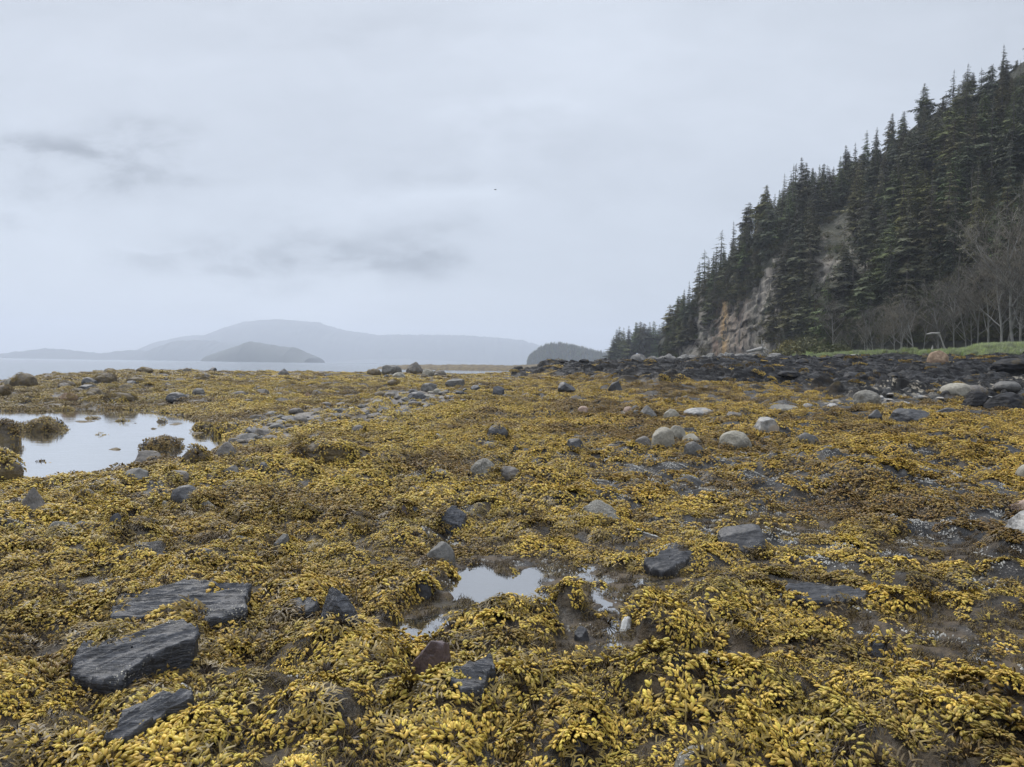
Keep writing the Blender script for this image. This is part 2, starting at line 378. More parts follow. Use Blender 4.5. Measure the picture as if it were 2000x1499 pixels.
# ------------------------------------------------------------------ materials
def ground_mat():
    m, t, p = mat('shore_ground'); co = objco(t)
    n1 = noise(t, co, 9, 6, .65); n2 = noise(t, co, 45, 4, .6); n3 = noise(t, co, 1.1, 4, .6)
    mud = mixc(t, ramp(t, n1, .35, .65), (.012, .009, .006), (.06, .042, .022))
    mud = mixc(t, ramp(t, n2, .5, .75, 0, .55), mud, (.13, .105, .06))
    sand = mixc(t, ramp(t, n1, .3, .7), (.09, .075, .06), (.17, .15, .13))
    base = mixc(t, at(t, 'mud').outputs['Fac'], mud, mixc(t, ramp(t, n1, .35, .65), (.022, .016, .010), (.095, .07, .045)))
    base = mixc(t, at(t, 'cob').outputs['Fac'], base, sand)
    # dark barnacled holes between the weed
    v = voro(t, co, 42); spk = math_(t, 'MULTIPLY', ramp(t, v.outputs['Distance'], .36, .22), ramp(t, noise(t, co, 6, 3), .5, .62))
    hole = mixc(t, math_(t, 'MULTIPLY', spk, .8), (.008, .008, .009), (.30, .28, .25))
    base = mixc(t, at(t, 'hole').outputs['Fac'], base, hole)
    # bedrock
    str_ = N(t, 'ShaderNodeMapping'); str_.inputs['Scale'].default_value = (.5, 1.6, 4); str_.inputs['Rotation'].default_value = (0, 0, .35); L(t, co, str_.inputs[0])
    r1 = noise(t, str_.outputs[0], 1.1, 8, .68)
    rk = mixc(t, ramp(t, r1, .42, .68), (.004, .004, .0045), (.026, .026, .028))
    rk = mixc(t, ramp(t, noise(t, co, 3.5, 7, .75), .58, .66, 0, .6), rk, (.075, .072, .066))
    rk = mixc(t, ramp(t, noise(t, co, .5, 5, .7), .60, .70, 0, .7), rk, (.09, .065, .022))
    base = mixc(t, at(t, 'led').outputs['Fac'], base, rk)
    pl = mixc(t, ramp(t, noise(t, co, 2.2, 6, .7), .54, .62), (.015, .015, .015), (.28, .25, .20))
    base = mixc(t, at(t, 'pale').outputs['Fac'], base, pl)
    gr = mixc(t, ramp(t, n3, .4, .6), (.05, .05, .03), (.10, .12, .045))
    base = mixc(t, at(t, 'berm').outputs['Fac'], base, gr)
    base = mixc(t, at(t, 'pool').outputs['Fac'], base, mixc(t, n1, (.02, .018, .012), (.07, .055, .035)))
    p.inputs['Specular IOR Level'].default_value = .5
    rgh = math_(t, 'MAXIMUM', ramp(t, n1, .3, .7, .32, .8), math_(t, 'MULTIPLY', at(t, 'led').outputs['Fac'], ramp(t, noise(t, co, 1.5, 4, .6), .40, .60, .42, .85)))
    setp(t, p, Base_Color=base, Roughness=rgh)
    L(t, math_(t, 'ADD', ramp(t, at(t, 'led').outputs['Fac'], 0, .6, .3, .06), ramp(t, noise(t, co, 1.3, 5, .7), .5, .6, 0, .3)), p.inputs['Specular IOR Level'])
    bump(t, p, math_(t, 'ADD', n2, math_(t, 'MULTIPLY', n1, 1.5)), .9, .02)
    return m
def rock_mat(name, c1, c2, spots=None, rough=.6, barn=.0, weed=0.0, lam=False, scale=1.0, veins=False):
    m, t, p = mat(name); co = objco(t)
    if lam:
        mp = N(t, 'ShaderNodeMapping'); mp.inputs['Rotation'].default_value = (.35, .1, -.42); mp.inputs['Scale'].default_value = (1, 7, 16); L(t, co, mp.inputs[0])
        v1 = noise(t, mp.outputs[0], 3.2 * scale, 7, .65, .3)
    else: v1 = noise(t, co, 5 * scale, 8, .65)
    n2 = noise(t, co, 60 * scale, 4, .65)
    c = mixc(t, ramp(t, v1, .36, .66), c1, c2)
    c = mixc(t, ramp(t, n2, .35, .75, 0, .35), c, tuple(min(1, x * 1.8) for x in c2))
    if spots: c = mixc(t, ramp(t, noise(t, co, 2.4 * scale, 5, .6), .52, .62, 0, .75), c, spots)
    if veins:
        v = N(t, 'ShaderNodeTexNoise'); v.inputs['Scale'].default_value = 4; v.inputs['Detail'].default_value = 2; L(t, co, v.inputs['Vector'])
        ln = ramp(t, math_(t, 'ABSOLUTE', math_(t, 'SUBTRACT', v.outputs['Fac'], .5)), .0022, .0, 0, .35)
        c = mixc(t, ln, c, (.25, .25, .24))
    hgt = math_(t, 'ADD', math_(t, 'MULTIPLY', v1, 1.0 if not lam else 1.6), math_(t, 'MULTIPLY', n2, .3))
    if weed:
        geo = N(t, 'ShaderNodeNewGeometry')
        wm = ramp(t, math_(t, 'ADD', noise(t, co, 4, 5, .7), 0), .62 - .25 * weed, .70 - .2 * weed)
        wc = mixc(t, noise(t, co, 30, 3, .7), (.03, .02, .012), (.16, .115, .04))
        c = mixc(t, wm, c, wc); hgt = math_(t, 'ADD', hgt, math_(t, 'MULTIPLY', wm, noise(t, co, 40, 3)))
    if barn:
        v = voro(t, co, 70 * max(.5, scale) if scale >= .9 else 34)
        d = ramp(t, v.outputs['Distance'], .40, .22)
        d = math_(t, 'MULTIPLY', d, ramp(t, noise(t, co, 3.5 * scale, 3, .7), .66 - .3 * barn, .74 - .25 * barn))
        c = mixc(t, math_(t, 'MULTIPLY', d, .85), c, (.46, .44, .38)); hgt = math_(t, 'ADD', hgt, math_(t, 'MULTIPLY', d, .8))
    setp(t, p, Base_Color=c, Roughness=rough)
    if name == 'black_ledge_rock': p.inputs['Specular IOR Level'].default_value = .13
    bump(t, p, hgt, .75, .012 / scale if scale < 1 else .012)
    return m
RM = {
 'slate': rock_mat('wet_dark_slate', (.009, .0095, .012), (.05, .053, .063), rough=.45, barn=.32, lam=True, veins=True),
 'dark': rock_mat('dark_grey_rock', (.014, .014, .016), (.052, .052, .056), rough=.5, barn=.3),
 'grey': rock_mat('grey_rock', (.05, .048, .045), (.125, .12, .11), rough=.65, barn=.22),
 'mid': rock_mat('mid_grey_brown_rock', (.055, .05, .045), (.14, .125, .11), rough=.65, barn=.35, weed=.3),
 'tan': rock_mat('dry_tan_granite', (.15, .138, .11), (.30, .28, .23), rough=.8, barn=.15, spots=(.12, .11, .09)),
 'pink': rock_mat('pinkish_granite', (.22, .15, .115), (.33, .25, .2), rough=.8),
 'brown': rock_mat('weed_stained_brown_rock', (.045, .035, .024), (.125, .10, .068), rough=.7, weed=.6, barn=.1),
 'purple': rock_mat('purple_brown_rock', (.05, .034, .036), (.115, .082, .082), rough=.45, barn=.3),
 'barn': rock_mat('barnacle_crusted_rock', (.07, .065, .055), (.19, .18, .155), rough=.8, barn=1.0),
 'pale': rock_mat('pale_quartz_rock', (.10, .10, .10), (.34, .33, .31), spots=(.26, .20, .13), rough=.6),
 'white': rock_mat('white_barnacles', (.30, .29, .26), (.55, .54, .5), rough=.8),
 'shell': rock_mat('bright_white_barnacles', (.62, .62, .6), (.82, .82, .8), rough=.8, barn=.6),
 'reddish': rock_mat('reddish_tan_boulder', (.13, .08, .05), (.27, .19, .12), rough=.8),
 'ledge': rock_mat('black_ledge_rock', (.004, .004, .0045), (.024, .024, .026), rough=.55, scale=.8, spots=(.06, .045, .02)),
 'cliffbase': rock_mat('pale_cliff_boulder', (.07, .068, .064), (.22, .21, .195), rough=.85, scale=.3),
}
def weed_mat():
    m, t, p = mat('rockweed'); a = at(t, 'tc'); s = N(t, 'ShaderNodeSeparateXYZ'); L(t, a.outputs['Vector'], s.inputs[0])
    tint = at(t, 'tint', True).outputs['Color']
    hs = N(t, 'ShaderNodeHueSaturation'); L(t, tint, hs.inputs['Color'])
    L(t, ramp(t, s.outputs[2], 0, 1, .488, .512), hs.inputs['Hue']); hs.inputs['Saturation'].default_value = 1.0
    L(t, math_(t, 'ADD', .55, math_(t, 'MULTIPLY', s.outputs[1], .8)), hs.inputs['Value'])
    stem = mixc(t, s.outputs[1], (.022, .014, .009), (.075, .05, .024))
    c = mixc(t, s.outputs[0], stem, hs.outputs[0])
    setp(t, p, Base_Color=c, Roughness=.40)
    p.inputs['Specular IOR Level'].default_value = .24; p.inputs['Coat Weight'].default_value = .07; p.inputs['Coat Roughness'].default_value = .12
    p.inputs['Subsurface Weight'].default_value = 0.0
    return m
WEED = weed_mat()
def simple(name, c1, c2, sc_=5, rough=.8, bmp=.4):
    m, t, p = mat(name); co = objco(t); n = noise(t, co, sc_, 6, .65)
    setp(t, p, Base_Color=mixc(t, ramp(t, n, .35, .65), c1, c2), Roughness=rough); bump(t, p, n, bmp, .05); return m
def leaf_mat(name, c, rough=.75, h0=.44, h1=.53, vr=.7):
    m, t, p = mat(name); a = at(t, 'tc'); s = N(t, 'ShaderNodeSeparateXYZ'); L(t, a.outputs['Vector'], s.inputs[0])
    oi = N(t, 'ShaderNodeObjectInfo')
    hs = N(t, 'ShaderNodeHueSaturation'); hs.inputs['Color'].default_value = (*c, 1)
    L(t, ramp(t, oi.outputs['Random'], 0, 1, h0, h1), hs.inputs['Hue'])
    wn_ = N(t, 'ShaderNodeTexWhiteNoise'); wn_.noise_dimensions = '1D'; L(t, oi.outputs['Random'], wn_.inputs['W'])
    L(t, math_(t, 'ADD', .6, math_(t, 'MULTIPLY', wn_.outputs['Value'], .6)), hs.inputs['Saturation'])
    L(t, math_(t, 'MULTIPLY', math_(t, 'ADD', .5, s.outputs[1]), math_(t, 'ADD', .62, math_(t, 'MULTIPLY', wn_.outputs['Value'], vr))), hs.inputs['Value'])
    setp(t, p, Base_Color=hs.outputs[0], Roughness=rough)
    p.inputs['Specular IOR Level'].default_value = .2
    return m
NEEDLE = leaf_mat('conifer_needles', (.092, .104, .046))
TWIG = leaf_mat('bare_alder_twigs', (.19, .17, .135), h0=.495, h1=.51, vr=.5)
SHRUB = leaf_mat('shrub_leaves', (.085, .088, .035))
GRASS = leaf_mat('shore_grass', (.29, .34, .15), h0=.49, h1=.51, vr=.4)
BARK = simple('conifer_bark', (.05, .042, .034), (.13, .115, .10), 3)
ABARK = simple('pale_alder_bark', (.16, .155, .14), (.34, .33, .30), 2)
DRIFT = simple('weathered_driftwood', (.2, .19, .175), (.42, .40, .37), 6)

def water(name, base, ior, wav, strength, rough=.02, trans=0.0, stretch=(1, 1, 1), gl=0.0):
    m, t, p = mat(name); co = objco(t)
    mp = N(t, 'ShaderNodeMapping'); mp.inputs['Scale'].default_value = stretch; L(t, co, mp.inputs[0])
    h = math_(t, 'ADD', noise(t, mp.outputs[0], wav, 4, .55), math_(t, 'MULTIPLY', noise(t, mp.outputs[0], wav * .17, 3), 2))
    setp(t, p, Base_Color=base, Roughness=rough, IOR=ior)
    p.inputs['Transmission Weight'].default_value = trans
    b_ = bump(t, p, h, strength, .1 if wav < 3 else .01)
    if gl:
        g = N(t, 'ShaderNodeBsdfGlossy'); g.inputs['Color'].default_value = (.95, .95, .95, 1); g.inputs['Roughness'].default_value = rough; L(t, b_.outputs[0], g.inputs['Normal'])
        ms = N(t, 'ShaderNodeMixShader'); ms.inputs[0].default_value = gl; L(t, p.outputs[0], ms.inputs[1]); L(t, g.outputs[0], ms.inputs[2])
        L(t, ms.outputs[0], [n for n in t.nodes if n.type == 'OUTPUT_MATERIAL'][0].inputs[0])
    return m
SEA = water('sea_water', (.05, .065, .075), 1.45, .55, .5, .12, stretch=(.35, 1, 1))
POOLW = water('tide_pool_water', (.05, .05, .045), 1.5, 4, .25, .05, gl=.72, stretch=(.6, 1.4, 1))
PUDW = water('puddle_water', (.04, .038, .033), 1.8, 14, .10, .03, gl=.42)

# ------------------------------------------------------------------ the shore
TH = np.concatenate([np.linspace(-180, -48, 70)[:-1], np.arange(-48, 48, .15), np.linspace(48, 180, 70)[:-1]]) * math.pi / 180
rr = [.25]
while rr[-1] < 420:
    r = rr[-1]; rr.append(r + (max(.010, r * .0075) if r < 30 else (.24 if r < 100 else r * .008)))
rr = np.array(rr)
TT, RR = np.meshgrid(TH, rr)
X = RR * np.sin(TT); Y = RR * np.cos(TT)
Z, mk = H(X, Y, True)
# behind the camera keep to the flat
back = S((-Y - 1) / 3)
Z = np.where(Y < 0, Z * (1 - back * .6), Z)
shore = meshobj('ground', np.stack([X.ravel(), Y.ravel(), Z.ravel()], 1), gridfaces(len(rr), len(TH), True), ground_mat())
for k in ('led', 'mud', 'pool', 'cob', 'hole', 'pale'): attr(shore.data, k, mk[k])
BERMR = ([-3000, 1400, 1500, 1600, 1700, 2000, 5000], [500, 500, 98, 92, 90, 88, 88])
def berm(px, r): return S((r - np.interp(px, *BERMR)) / 6)
attr(shore.data, 'berm', berm(mk['px'], mk['r']))
tag(shore, kind='structure')

def disc_sheet(name, P, z, pad, m):
    c = P.mean(0)
    # convex-ish sheet a little wider than the hollow
    lo = P.min(0) - pad; hi = P.max(0) + pad
    V = [(lo[0], lo[1], z), (hi[0], lo[1], z), (hi[0], hi[1], z), (lo[0], hi[1], z)]
    return V
def water_sheet(name, P, z, pad, m, label, res=.1):
    lo = P.min(0) - pad; hi = P.max(0) + pad
    nx = int((hi[0] - lo[0]) / res) + 2; ny = int((hi[1] - lo[1]) / res) + 2
    gx, gy = np.meshgrid(np.linspace(lo[0], hi[0], nx), np.linspace(lo[1], hi[1], ny))
    s_ = sdist(gx.ravel(), gy.ravel(), P).reshape(gx.shape)
    Fq = gridfaces(ny, nx)
    ok = (s_.ravel()[Fq] < pad).all(1)
    o = meshobj(name, np.stack([gx.ravel(), gy.ravel(), np.full(gx.size, z)], 1), Fq[ok], m)
    tag(o, label, kind='structure'); return o
water_sheet('water_pool', POOL, ZP, .5, POOLW, 'still tide pool', .2)
water_sheet('water_puddle', MUD1, ZS + .003, .12, PUDW, 'shallow puddles among the weed')
water_sheet('water_puddle', MUD2, ZS - .006, .15, PUDW, 'wet film at right')
water_sheet('water_puddle', MUD3, ZS - .008, .15, PUDW, 'wet film at lower right')
water_sheet('water_puddle', PUD3, ZS, .06, PUDW, 'narrow puddle in the foreground', .03)
water_sheet('water_puddle', PUD4, ZS, .06, PUDW, 'dark puddle in the foreground', .03)
water_sheet('water_puddle', MUD4, ZS + .008, .12, PUDW, 'wet hollow')

seaV = []; sr = np.concatenate([[20, 60], np.geomspace(80, 7000, 64)])
sth = np.linspace(-math.pi, math.pi, 181)[:-1]
sT, sR = np.meshgrid(sth, sr)
sX = sR * np.sin(sT); sY = sR * np.cos(sT)
sX = np.clip(sX, -6300, 6300); sY = np.clip(sY, -900, 7000)
sea = meshobj('sea', np.stack([sX.ravel(), sY.ravel(), np.full(sX.size, -.4)], 1), gridfaces(len(sr), len(sth), True), SEA)
tag(sea, kind='structure')

# far low spit between the flat and the headland
def ridge_strip(name, tab, D, depth, m, jag=0.0, jscale=1, nseg=400, rows=14, zb=-.6, kind='structure', seed=0, taper=True):
    """tab: (px, ytop) pairs; an elongated island at distance D"""
    tab = np.array(tab, float); ps = np.linspace(tab[0, 0], tab[-1, 0], nseg)
    yt = np.interp(ps, tab[:, 0], tab[:, 1]); top = EYE + (713.2 + (ps - 1000) * math.tan(ROLL) - yt) / F_PX * D
    V = []
    vs = np.linspace(-1, 1, rows)
    u = (ps - 1000) / F_PX
    e = np.minimum(np.arange(nseg), np.arange(nseg)[::-1]) / (nseg * .03); e = np.clip(e, .02, 1) if taper else np.ones(nseg)
    for v in vs:
        dd = D + v * depth * e
        prof = (1 - abs(v) ** 2.2) ** .8
        x = u * D + 0 * dd; y = dd
        zz = zb + (top - zb) * prof
        jn = jag * (np.abs(vn2(x / (jscale * 3), y / (jscale * 3), seed)) * 1.2 + .8 * vn2(x / jscale, y / jscale, seed + 1)) * prof
        nn = .03 * (top - zb) * fbm2(x / (D * .03), y / (D * .03), seed + 3, 4) * (1 - prof ** 3)
        V.append(np.stack([x, y, zz + jn + nn], 1))
    o = meshobj(name, np.concatenate(V), gridfaces(rows, nseg), m)
    tag(o, kind=kind); return o
SPITM = simple('spit_weed', (.05, .035, .02), (.14, .105, .045), .8)
FARF = simple('far_forest_cover', (.020, .028, .026), (.032, .042, .036), .02, bmp=.1)
BASEM = simple('far_mountain_cover', (.03, .038, .034), (.06, .068, .055), .01)
spit = ridge_strip('far_spit', [(736, 720), (760, 714.5), (900, 713.5), (1000, 714.5), (1060, 712.5), (1130, 711), (1210, 712)], 250, 16, SPITM, .35, 2, seed=5)
ridge_strip('far_mountain', [(250, 704), (300, 694), (345, 666), (380, 658), (420, 656), (450, 643), (490, 630), (545, 625), (620, 631), (665, 645), (740, 656), (800, 655), (900, 656), (960, 660), (1020, 666), (1100, 690), (1170, 712)], 5600, 700, BASEM, 7, 22, 900, seed=21)
ridge_strip('distant_ridge', [(0, 700), (12, 695), (60, 689), (100, 683), (150, 688), (190, 693), (230, 691), (255, 686), (300, 689), (330, 676), (350, 668), (410, 667), (450, 675), (560, 700), (600, 706)], 4300, 300, FARF, 9, 13, 900, seed=25)
ridge_strip('island', [(418, 704), (421, 694), (440, 686), (470, 676), (490, 668), (512, 671), (545, 677), (575, 680), (600, 692), (617, 699), (621, 706)], 2500, 140, FARF, 2, 9, 600, seed=27)
ridge_strip('low_point', [(640, 709), (700, 703), (760, 700), (850, 704), (960, 711)], 5000, 200, BASEM, 6, 20, 400, seed=29)
head = ridge_strip('headland', [(1028, 711), (1034, 700), (1050, 688), (1066, 678), (1090, 676), (1120, 681), (1150, 689), (1180, 696), (1215, 703), (1260, 708)], 1500, 100, FARF, 3, 8, 400, seed=33)

# ------------------------------------------------------------------ the wooded hill and its cliff
HP = dict(px=[1285, 1330, 1360, 1400, 1450, 1500, 1540, 1600, 1650, 1700, 1790, 1870, 2000, 2300, 3200],
          r0=[258, 246, 240, 232, 218, 205, 196, 182, 172, 162, 152, 144, 132, 118, 100],
          z0=[3.2, 3.6, 4, 4.2, 4.6, 4.8, 5, 5, 5, 5, 5.2, 5.4, 5.5, 5.5, 5.5],
          hc=[5, 15, 20, 25, 29, 32, 32, 26, 18, 10, 5, 4, 4, 4, 4],
          dc=[3, 6, 8, 9, 11, 14, 16, 16, 12, 8, 5, 4, 4, 4, 4],
          r1=[262, 262, 262, 262, 258, 254, 252, 246, 242, 236, 228, 222, 216, 212, 200],
          zr=[10, 19, 24, 33, 42, 48, 54, 57, 59, 62, 69, 71, 76, 80, 84])
def hp(k, px): return np.interp(px, HP['px'], HP[k])
def hill_z(px, r):
    r0 = hp('r0', px); z0 = hp('z0', px); hc = hp('hc', px); dc = hp('dc', px); r1 = hp('r1', px); zr = hp('zr', px)
    t1 = np.clip((r - r0) / dc, 0, 1); rt = r0 + dc; t2 = np.clip((r - rt) / np.maximum(r1 - rt, 1), 0, 1)
    z = z0 + np.minimum(hc, zr - z0 - 1) * t1 ** .8
    z = z + (zr - z0 - np.minimum(hc, zr - z0 - 1)) * (t2 ** .9)
    return z - np.clip(r - r1, 0, 80) * .25 - np.clip(r0 - r, 0, 10) * .6
pk = np.concatenate([np.arange(1285, 2120, 2.2), np.arange(2120, 3200, 14)])
rows = 190
sgrid = np.linspace(0, 1, rows)
PXg, Sg = np.meshgrid(pk, sgrid)
r0 = hp('r0', PXg); dc = hp('dc', PXg); r1 = hp('r1', PXg)
Rg = np.where(Sg < .06, r0 - 5 * (1 - Sg / .06), np.where(Sg < .5, r0 + dc * (Sg - .06) / .44, np.where(Sg < .9, r0 + dc + (r1 - r0 - dc) * (Sg - .5) / .4, r1 + 60 * (Sg - .9) / .1)))
Zg = hill_z(PXg, Rg)
th = np.arctan((PXg - 1000) / F_PX)
P0 = np.stack([Rg * np.sin(th), Rg * np.cos(th), Zg], -1).reshape(-1, 3)
q = P0.copy(); q[:, 2] *= .45
crag = fbm3(q / 9, 3, 4); rid = 1 - np.abs(vn3(q / np.array([5., 5, 9]), 9)); f1, _ = facet(P0[:, 0] / 3 + P0[:, 2] * .22, P0[:, 2] / 4.5 + P0[:, 1] * .1, 21, 1.6)
f2, _ = facet(P0[:, 0] / 1.2 + P0[:, 2] * .3, P0[:, 2] / 2 + P0[:, 1] * .2, 22, 1.5)
cl = (np.exp(-((Sg.ravel() - .28) / .26) ** 4)) * (1 - S((PXg.ravel() - 1650) / 120))
dirn = np.stack([np.sin(th).ravel(), np.cos(th).ravel()], 1)
disp = crag * 2.2 * (.4 + cl) + cl * (1.8 * f1 + .8 * f2 - 1.2 * (rid - .6))
P0[:, :2] -= dirn * disp[:, None]; P0[:, 2] += .8 * crag
def cliff_mat():
    m, t, p = mat('cliff_rock'); co = objco(t)
    mp = N(t, 'ShaderNodeMapping'); mp.inputs['Scale'].default_value = (1, 1, .28); mp.inputs['Rotation'].default_value = (0, .3, 0); L(t, co, mp.inputs[0])
    n1 = noise(t, mp.outputs[0], .5, 9, .7); n2 = noise(t, mp.outputs[0], .16, 4, .6); n3 = noise(t, co, 2, 6, .7)
    c = mixc(t, ramp(t, n1, .38, .62), (.045, .041, .036), (.30, .27, .22))
    c = mixc(t, ramp(t, n2, .55, .64, 0, .9), c, (.34, .30, .25))
    c = mixc(t, math_(t, 'MULTIPLY', at(t, 'gold').outputs['Fac'], ramp(t, n1, .4, .55)), c, (.42, .27, .11))
    c = mixc(t, math_(t, 'MULTIPLY', at(t, 'rust').outputs['Fac'], ramp(t, n1, .42, .6)), c, (.20, .125, .085))
    geo = N(t, 'ShaderNodeNewGeometry'); sp = N(t, 'ShaderNodeSeparateXYZ'); L(t, geo.outputs['Normal'], sp.inputs[0])
    up = math_(t, 'MULTIPLY', ramp(t, sp.outputs[2], .55, .8), 1)
    moss = math_(t, 'MAXIMUM', up, ramp(t, noise(t, co, .22, 6, .7), .58, .66))
    moss = math_(t, 'MULTIPLY', moss, .8)
    c = mixc(t, moss, c, mixc(t, n3, (.018, .022, .012), (.06, .06, .028)))
    c = mixc(t, at(t, 'soil').outputs['Fac'], c, mixc(t, n3, (.015, .017, .011), (.05, .05, .03)))
    setp(t, p, Base_Color=c, Roughness=.85); bump(t, p, math_(t, 'ADD', n1, math_(t, 'MULTIPLY', n3, .4)), 1, .6)
    return m
cliff = meshobj('cliff', P0, gridfaces(rows, len(pk)), cliff_mat())
pf = PXg.ravel(); sf = Sg.ravel()
attr(cliff.data, 'gold', np.exp(-((pf - 1412) / 8) ** 2) * (sf < .42) * .95)
attr(cliff.data, 'rust', (np.exp(-((pf - 1396) / 9) ** 2) + .6 * np.exp(-((pf - 1440) / 20) ** 2)) * (sf < .5))
CLIFFSOIL = (P0, np.maximum(S((sf - .50) / .08), S((pf - 1690) / 60)))
tag(cliff, kind='structure')
def hill_at(px, r):
    a = math.atan((px - 1000) / F_PX); return (r * math.sin(a), r * math.cos(a), float(hill_z(np.array([float(px)]), np.array([float(r)]))[0]))
# the wooded point beyond the cliff
def point_z(px, r): return .8 + 5.5 * np.exp(-((r - 430) / 45) ** 2) * np.clip((px - 1188) / 60, 0, 1) ** .5 * np.clip((1420 - px) / 60, 0, 1)
pg, rg = np.meshgrid(np.linspace(1186, 1420, 90), np.linspace(350, 540, 40))
tg = np.arctan((pg - 1000) / F_PX)
pv = np.stack([rg * np.sin(tg), rg * np.cos(tg), point_z(pg, rg) - 1.6 + .8 * fbm2(pg / 9, rg / 9, 4)], -1).reshape(-1, 3)
tag(meshobj('wooded_point', pv, gridfaces(40, 90), cliff.data.materials[0]), kind='structure')

# ------------------------------------------------------------------ tube and card builders
class MB:
    def __init__(s): s.V = []; s.F = []; s.C = []
    def tube(s, pts, rad, n=5, col=(0, .5, .5)):
        b = len(s.V); pts = [np.asarray(p, float) for p in pts]
        for i, p in enumerate(pts):
            d = pts[min(i + 1, len(pts) - 1)] - pts[max(i - 1, 0)]; d = d / (np.linalg.norm(d) + 1e-9)
            a = np.cross(d, (0, 0, 1) if abs(d[2]) < .9 else (1, 0, 0)); a /= np.linalg.norm(a); c = np.cross(d, a)
            for k in range(n):
                t = 2 * math.pi * k / n; s.V.append(p + rad[i] * (math.cos(t) * a + math.sin(t) * c)); s.C.append(col)
        for i in range(len(pts) - 1):
            for k in range(n):
                s.F.append((b + i * n + k, b + i * n + (k + 1) % n, b + (i + 1) * n + (k + 1) % n, b + (i + 1) * n + k))
    def poly(s, pts, cols):
        b = len(s.V); s.V += [np.asarray(p, float) for p in pts]; s.C += cols; s.F.append(tuple(range(b, b + len(pts))))
    def build(s, name, m, parent=None, link=True, smooth=False):
        o = meshobj(name, np.array(s.V), s.F, m, parent, smooth, link)
        attr(o.data, 'tc', np.array(s.C)); return o

def conifer(seed, rad=.17, sparse=0.0, top='spire', bare=.12, droop=.4, nb=42):
    R = random.Random(seed)
    t = MB(); bend = (R.uniform(-.02, .02), R.uniform(-.02, .02))
    axis = lambda h: np.array([bend[0] * h * h + .004 * math.sin(9 * h + seed), bend[1] * h * h, h])
    t.tube([axis(h) for h in np.linspace(0, 1, 9)], [.014 * (1 - .93 * h) for h in np.linspace(0, 1, 9)], 6)
    c = MB()
    wa = R.random() * 6.28; asy = R.uniform(.1, .4)
    for i in range(nb):
        wsc = R.uniform(.55, 1.25)
        h = bare + (1 - bare) * (i / nb) ** .92
        if R.random() < sparse * .6: continue
        prof = (1 - h) ** .8 * 1.05 + .05 if top == 'spire' else (min(1, (1 - h) * 2.6) ** .7 * .8 + .1)
        if h < .35: prof *= .65 + h
        k = R.choice([4, 5, 5, 6])
        a0 = R.random() * 6.28
        for j in range(k):
            if R.random() < sparse: continue
            a = a0 + j * 6.28 / k + R.uniform(-.5, .5)
            ln = rad * prof * R.uniform(.65, 1.2) * wsc * (1 + asy * math.cos(a - wa))
            if R.random() < .07: ln *= 1.35
            o = axis(h); d = np.array([math.cos(a), math.sin(a), 0]); sd = np.array([-math.sin(a), math.cos(a), 0])
            up = R.uniform(-.1, .25) if top == 'spire' else R.uniform(-.05, .2)
            P = lambda s: o + d * ln * s + np.array([0, 0, ln * (up * s - droop * s * s + .12 * s ** 4)])
            t.tube([P(0), P(.5), P(1)], [.0028, .0018, .0006], 3)
            m = max(3, int(ln / .0085))
            for q in range(m):
                s_ = (.12 if sparse < .3 else .3) + .9 * (q + R.random()) / m * .95
                p = P(s_); wl = ln * .27 * (1.15 - .75 * s_) + .006
                for sg in (-1, 1):
                    l = wl * R.uniform(.7, 1.3)
                    tip = p + sd * sg * l + d * l * R.uniform(.3, .9) + np.array([0, 0, -l * R.uniform(.1, 1.0)])
                    wv = d * l * .20 + np.array([0, 0, R.uniform(-.25, .05) * l])
                    g = R.random(); g2 = min(1, g + .25)
                    mid = (p + tip) / 2
                    c.poly([p, mid + wv, tip, mid - wv * .8], [(1, g, 0), (1, g2, 0), (1, g2, 0), (1, g, 0)])
    return t, c
SPECS = [dict(rad=.17, sparse=.05), dict(rad=.15, sparse=.12, droop=.5), dict(rad=.2, sparse=.05, droop=.25), dict(rad=.13, sparse=.2, nb=32),
         dict(rad=.16, sparse=.38, bare=.25, nb=30), dict(rad=.15, sparse=.1, top='flat', bare=.3), dict(rad=.19, sparse=.25, top='flat', bare=.35, nb=28), dict(rad=.2, sparse=.0, nb=44, droop=.55, bare=.04),
         dict(rad=.12, sparse=.72, nb=30, bare=.3), dict(rad=.14, sparse=.12, nb=38, droop=.7), dict(rad=.23, sparse=.1, nb=26, top='flat', droop=.45, bare=.2)]
protos = []
for i, sp in enumerate(SPECS):
    t, c = conifer(100 + i, **sp)
    to = t.build('trunk', BARK, link=False); co_ = c.build('crown', NEEDLE, link=False)
    protos.append((to.data, co_.data))
def place_tree(name, dat, loc, hgt, label, cat, group, wid=1.0, lean=(0, 0)):
    e = bpy.data.objects.new(name, None); COL.objects.link(e); e.empty_display_size = .5
    e.location = loc; e.scale = (hgt * wid, hgt * wid, hgt); e.rotation_euler = (lean[0], lean[1], random.uniform(0, 6.28))
    for nm, me in zip(('trunk', 'crown'), dat):
        o = bpy.data.objects.new(nm, me); COL.objects.link(o); o.parent = e
    tag(e, label, cat, group); return e

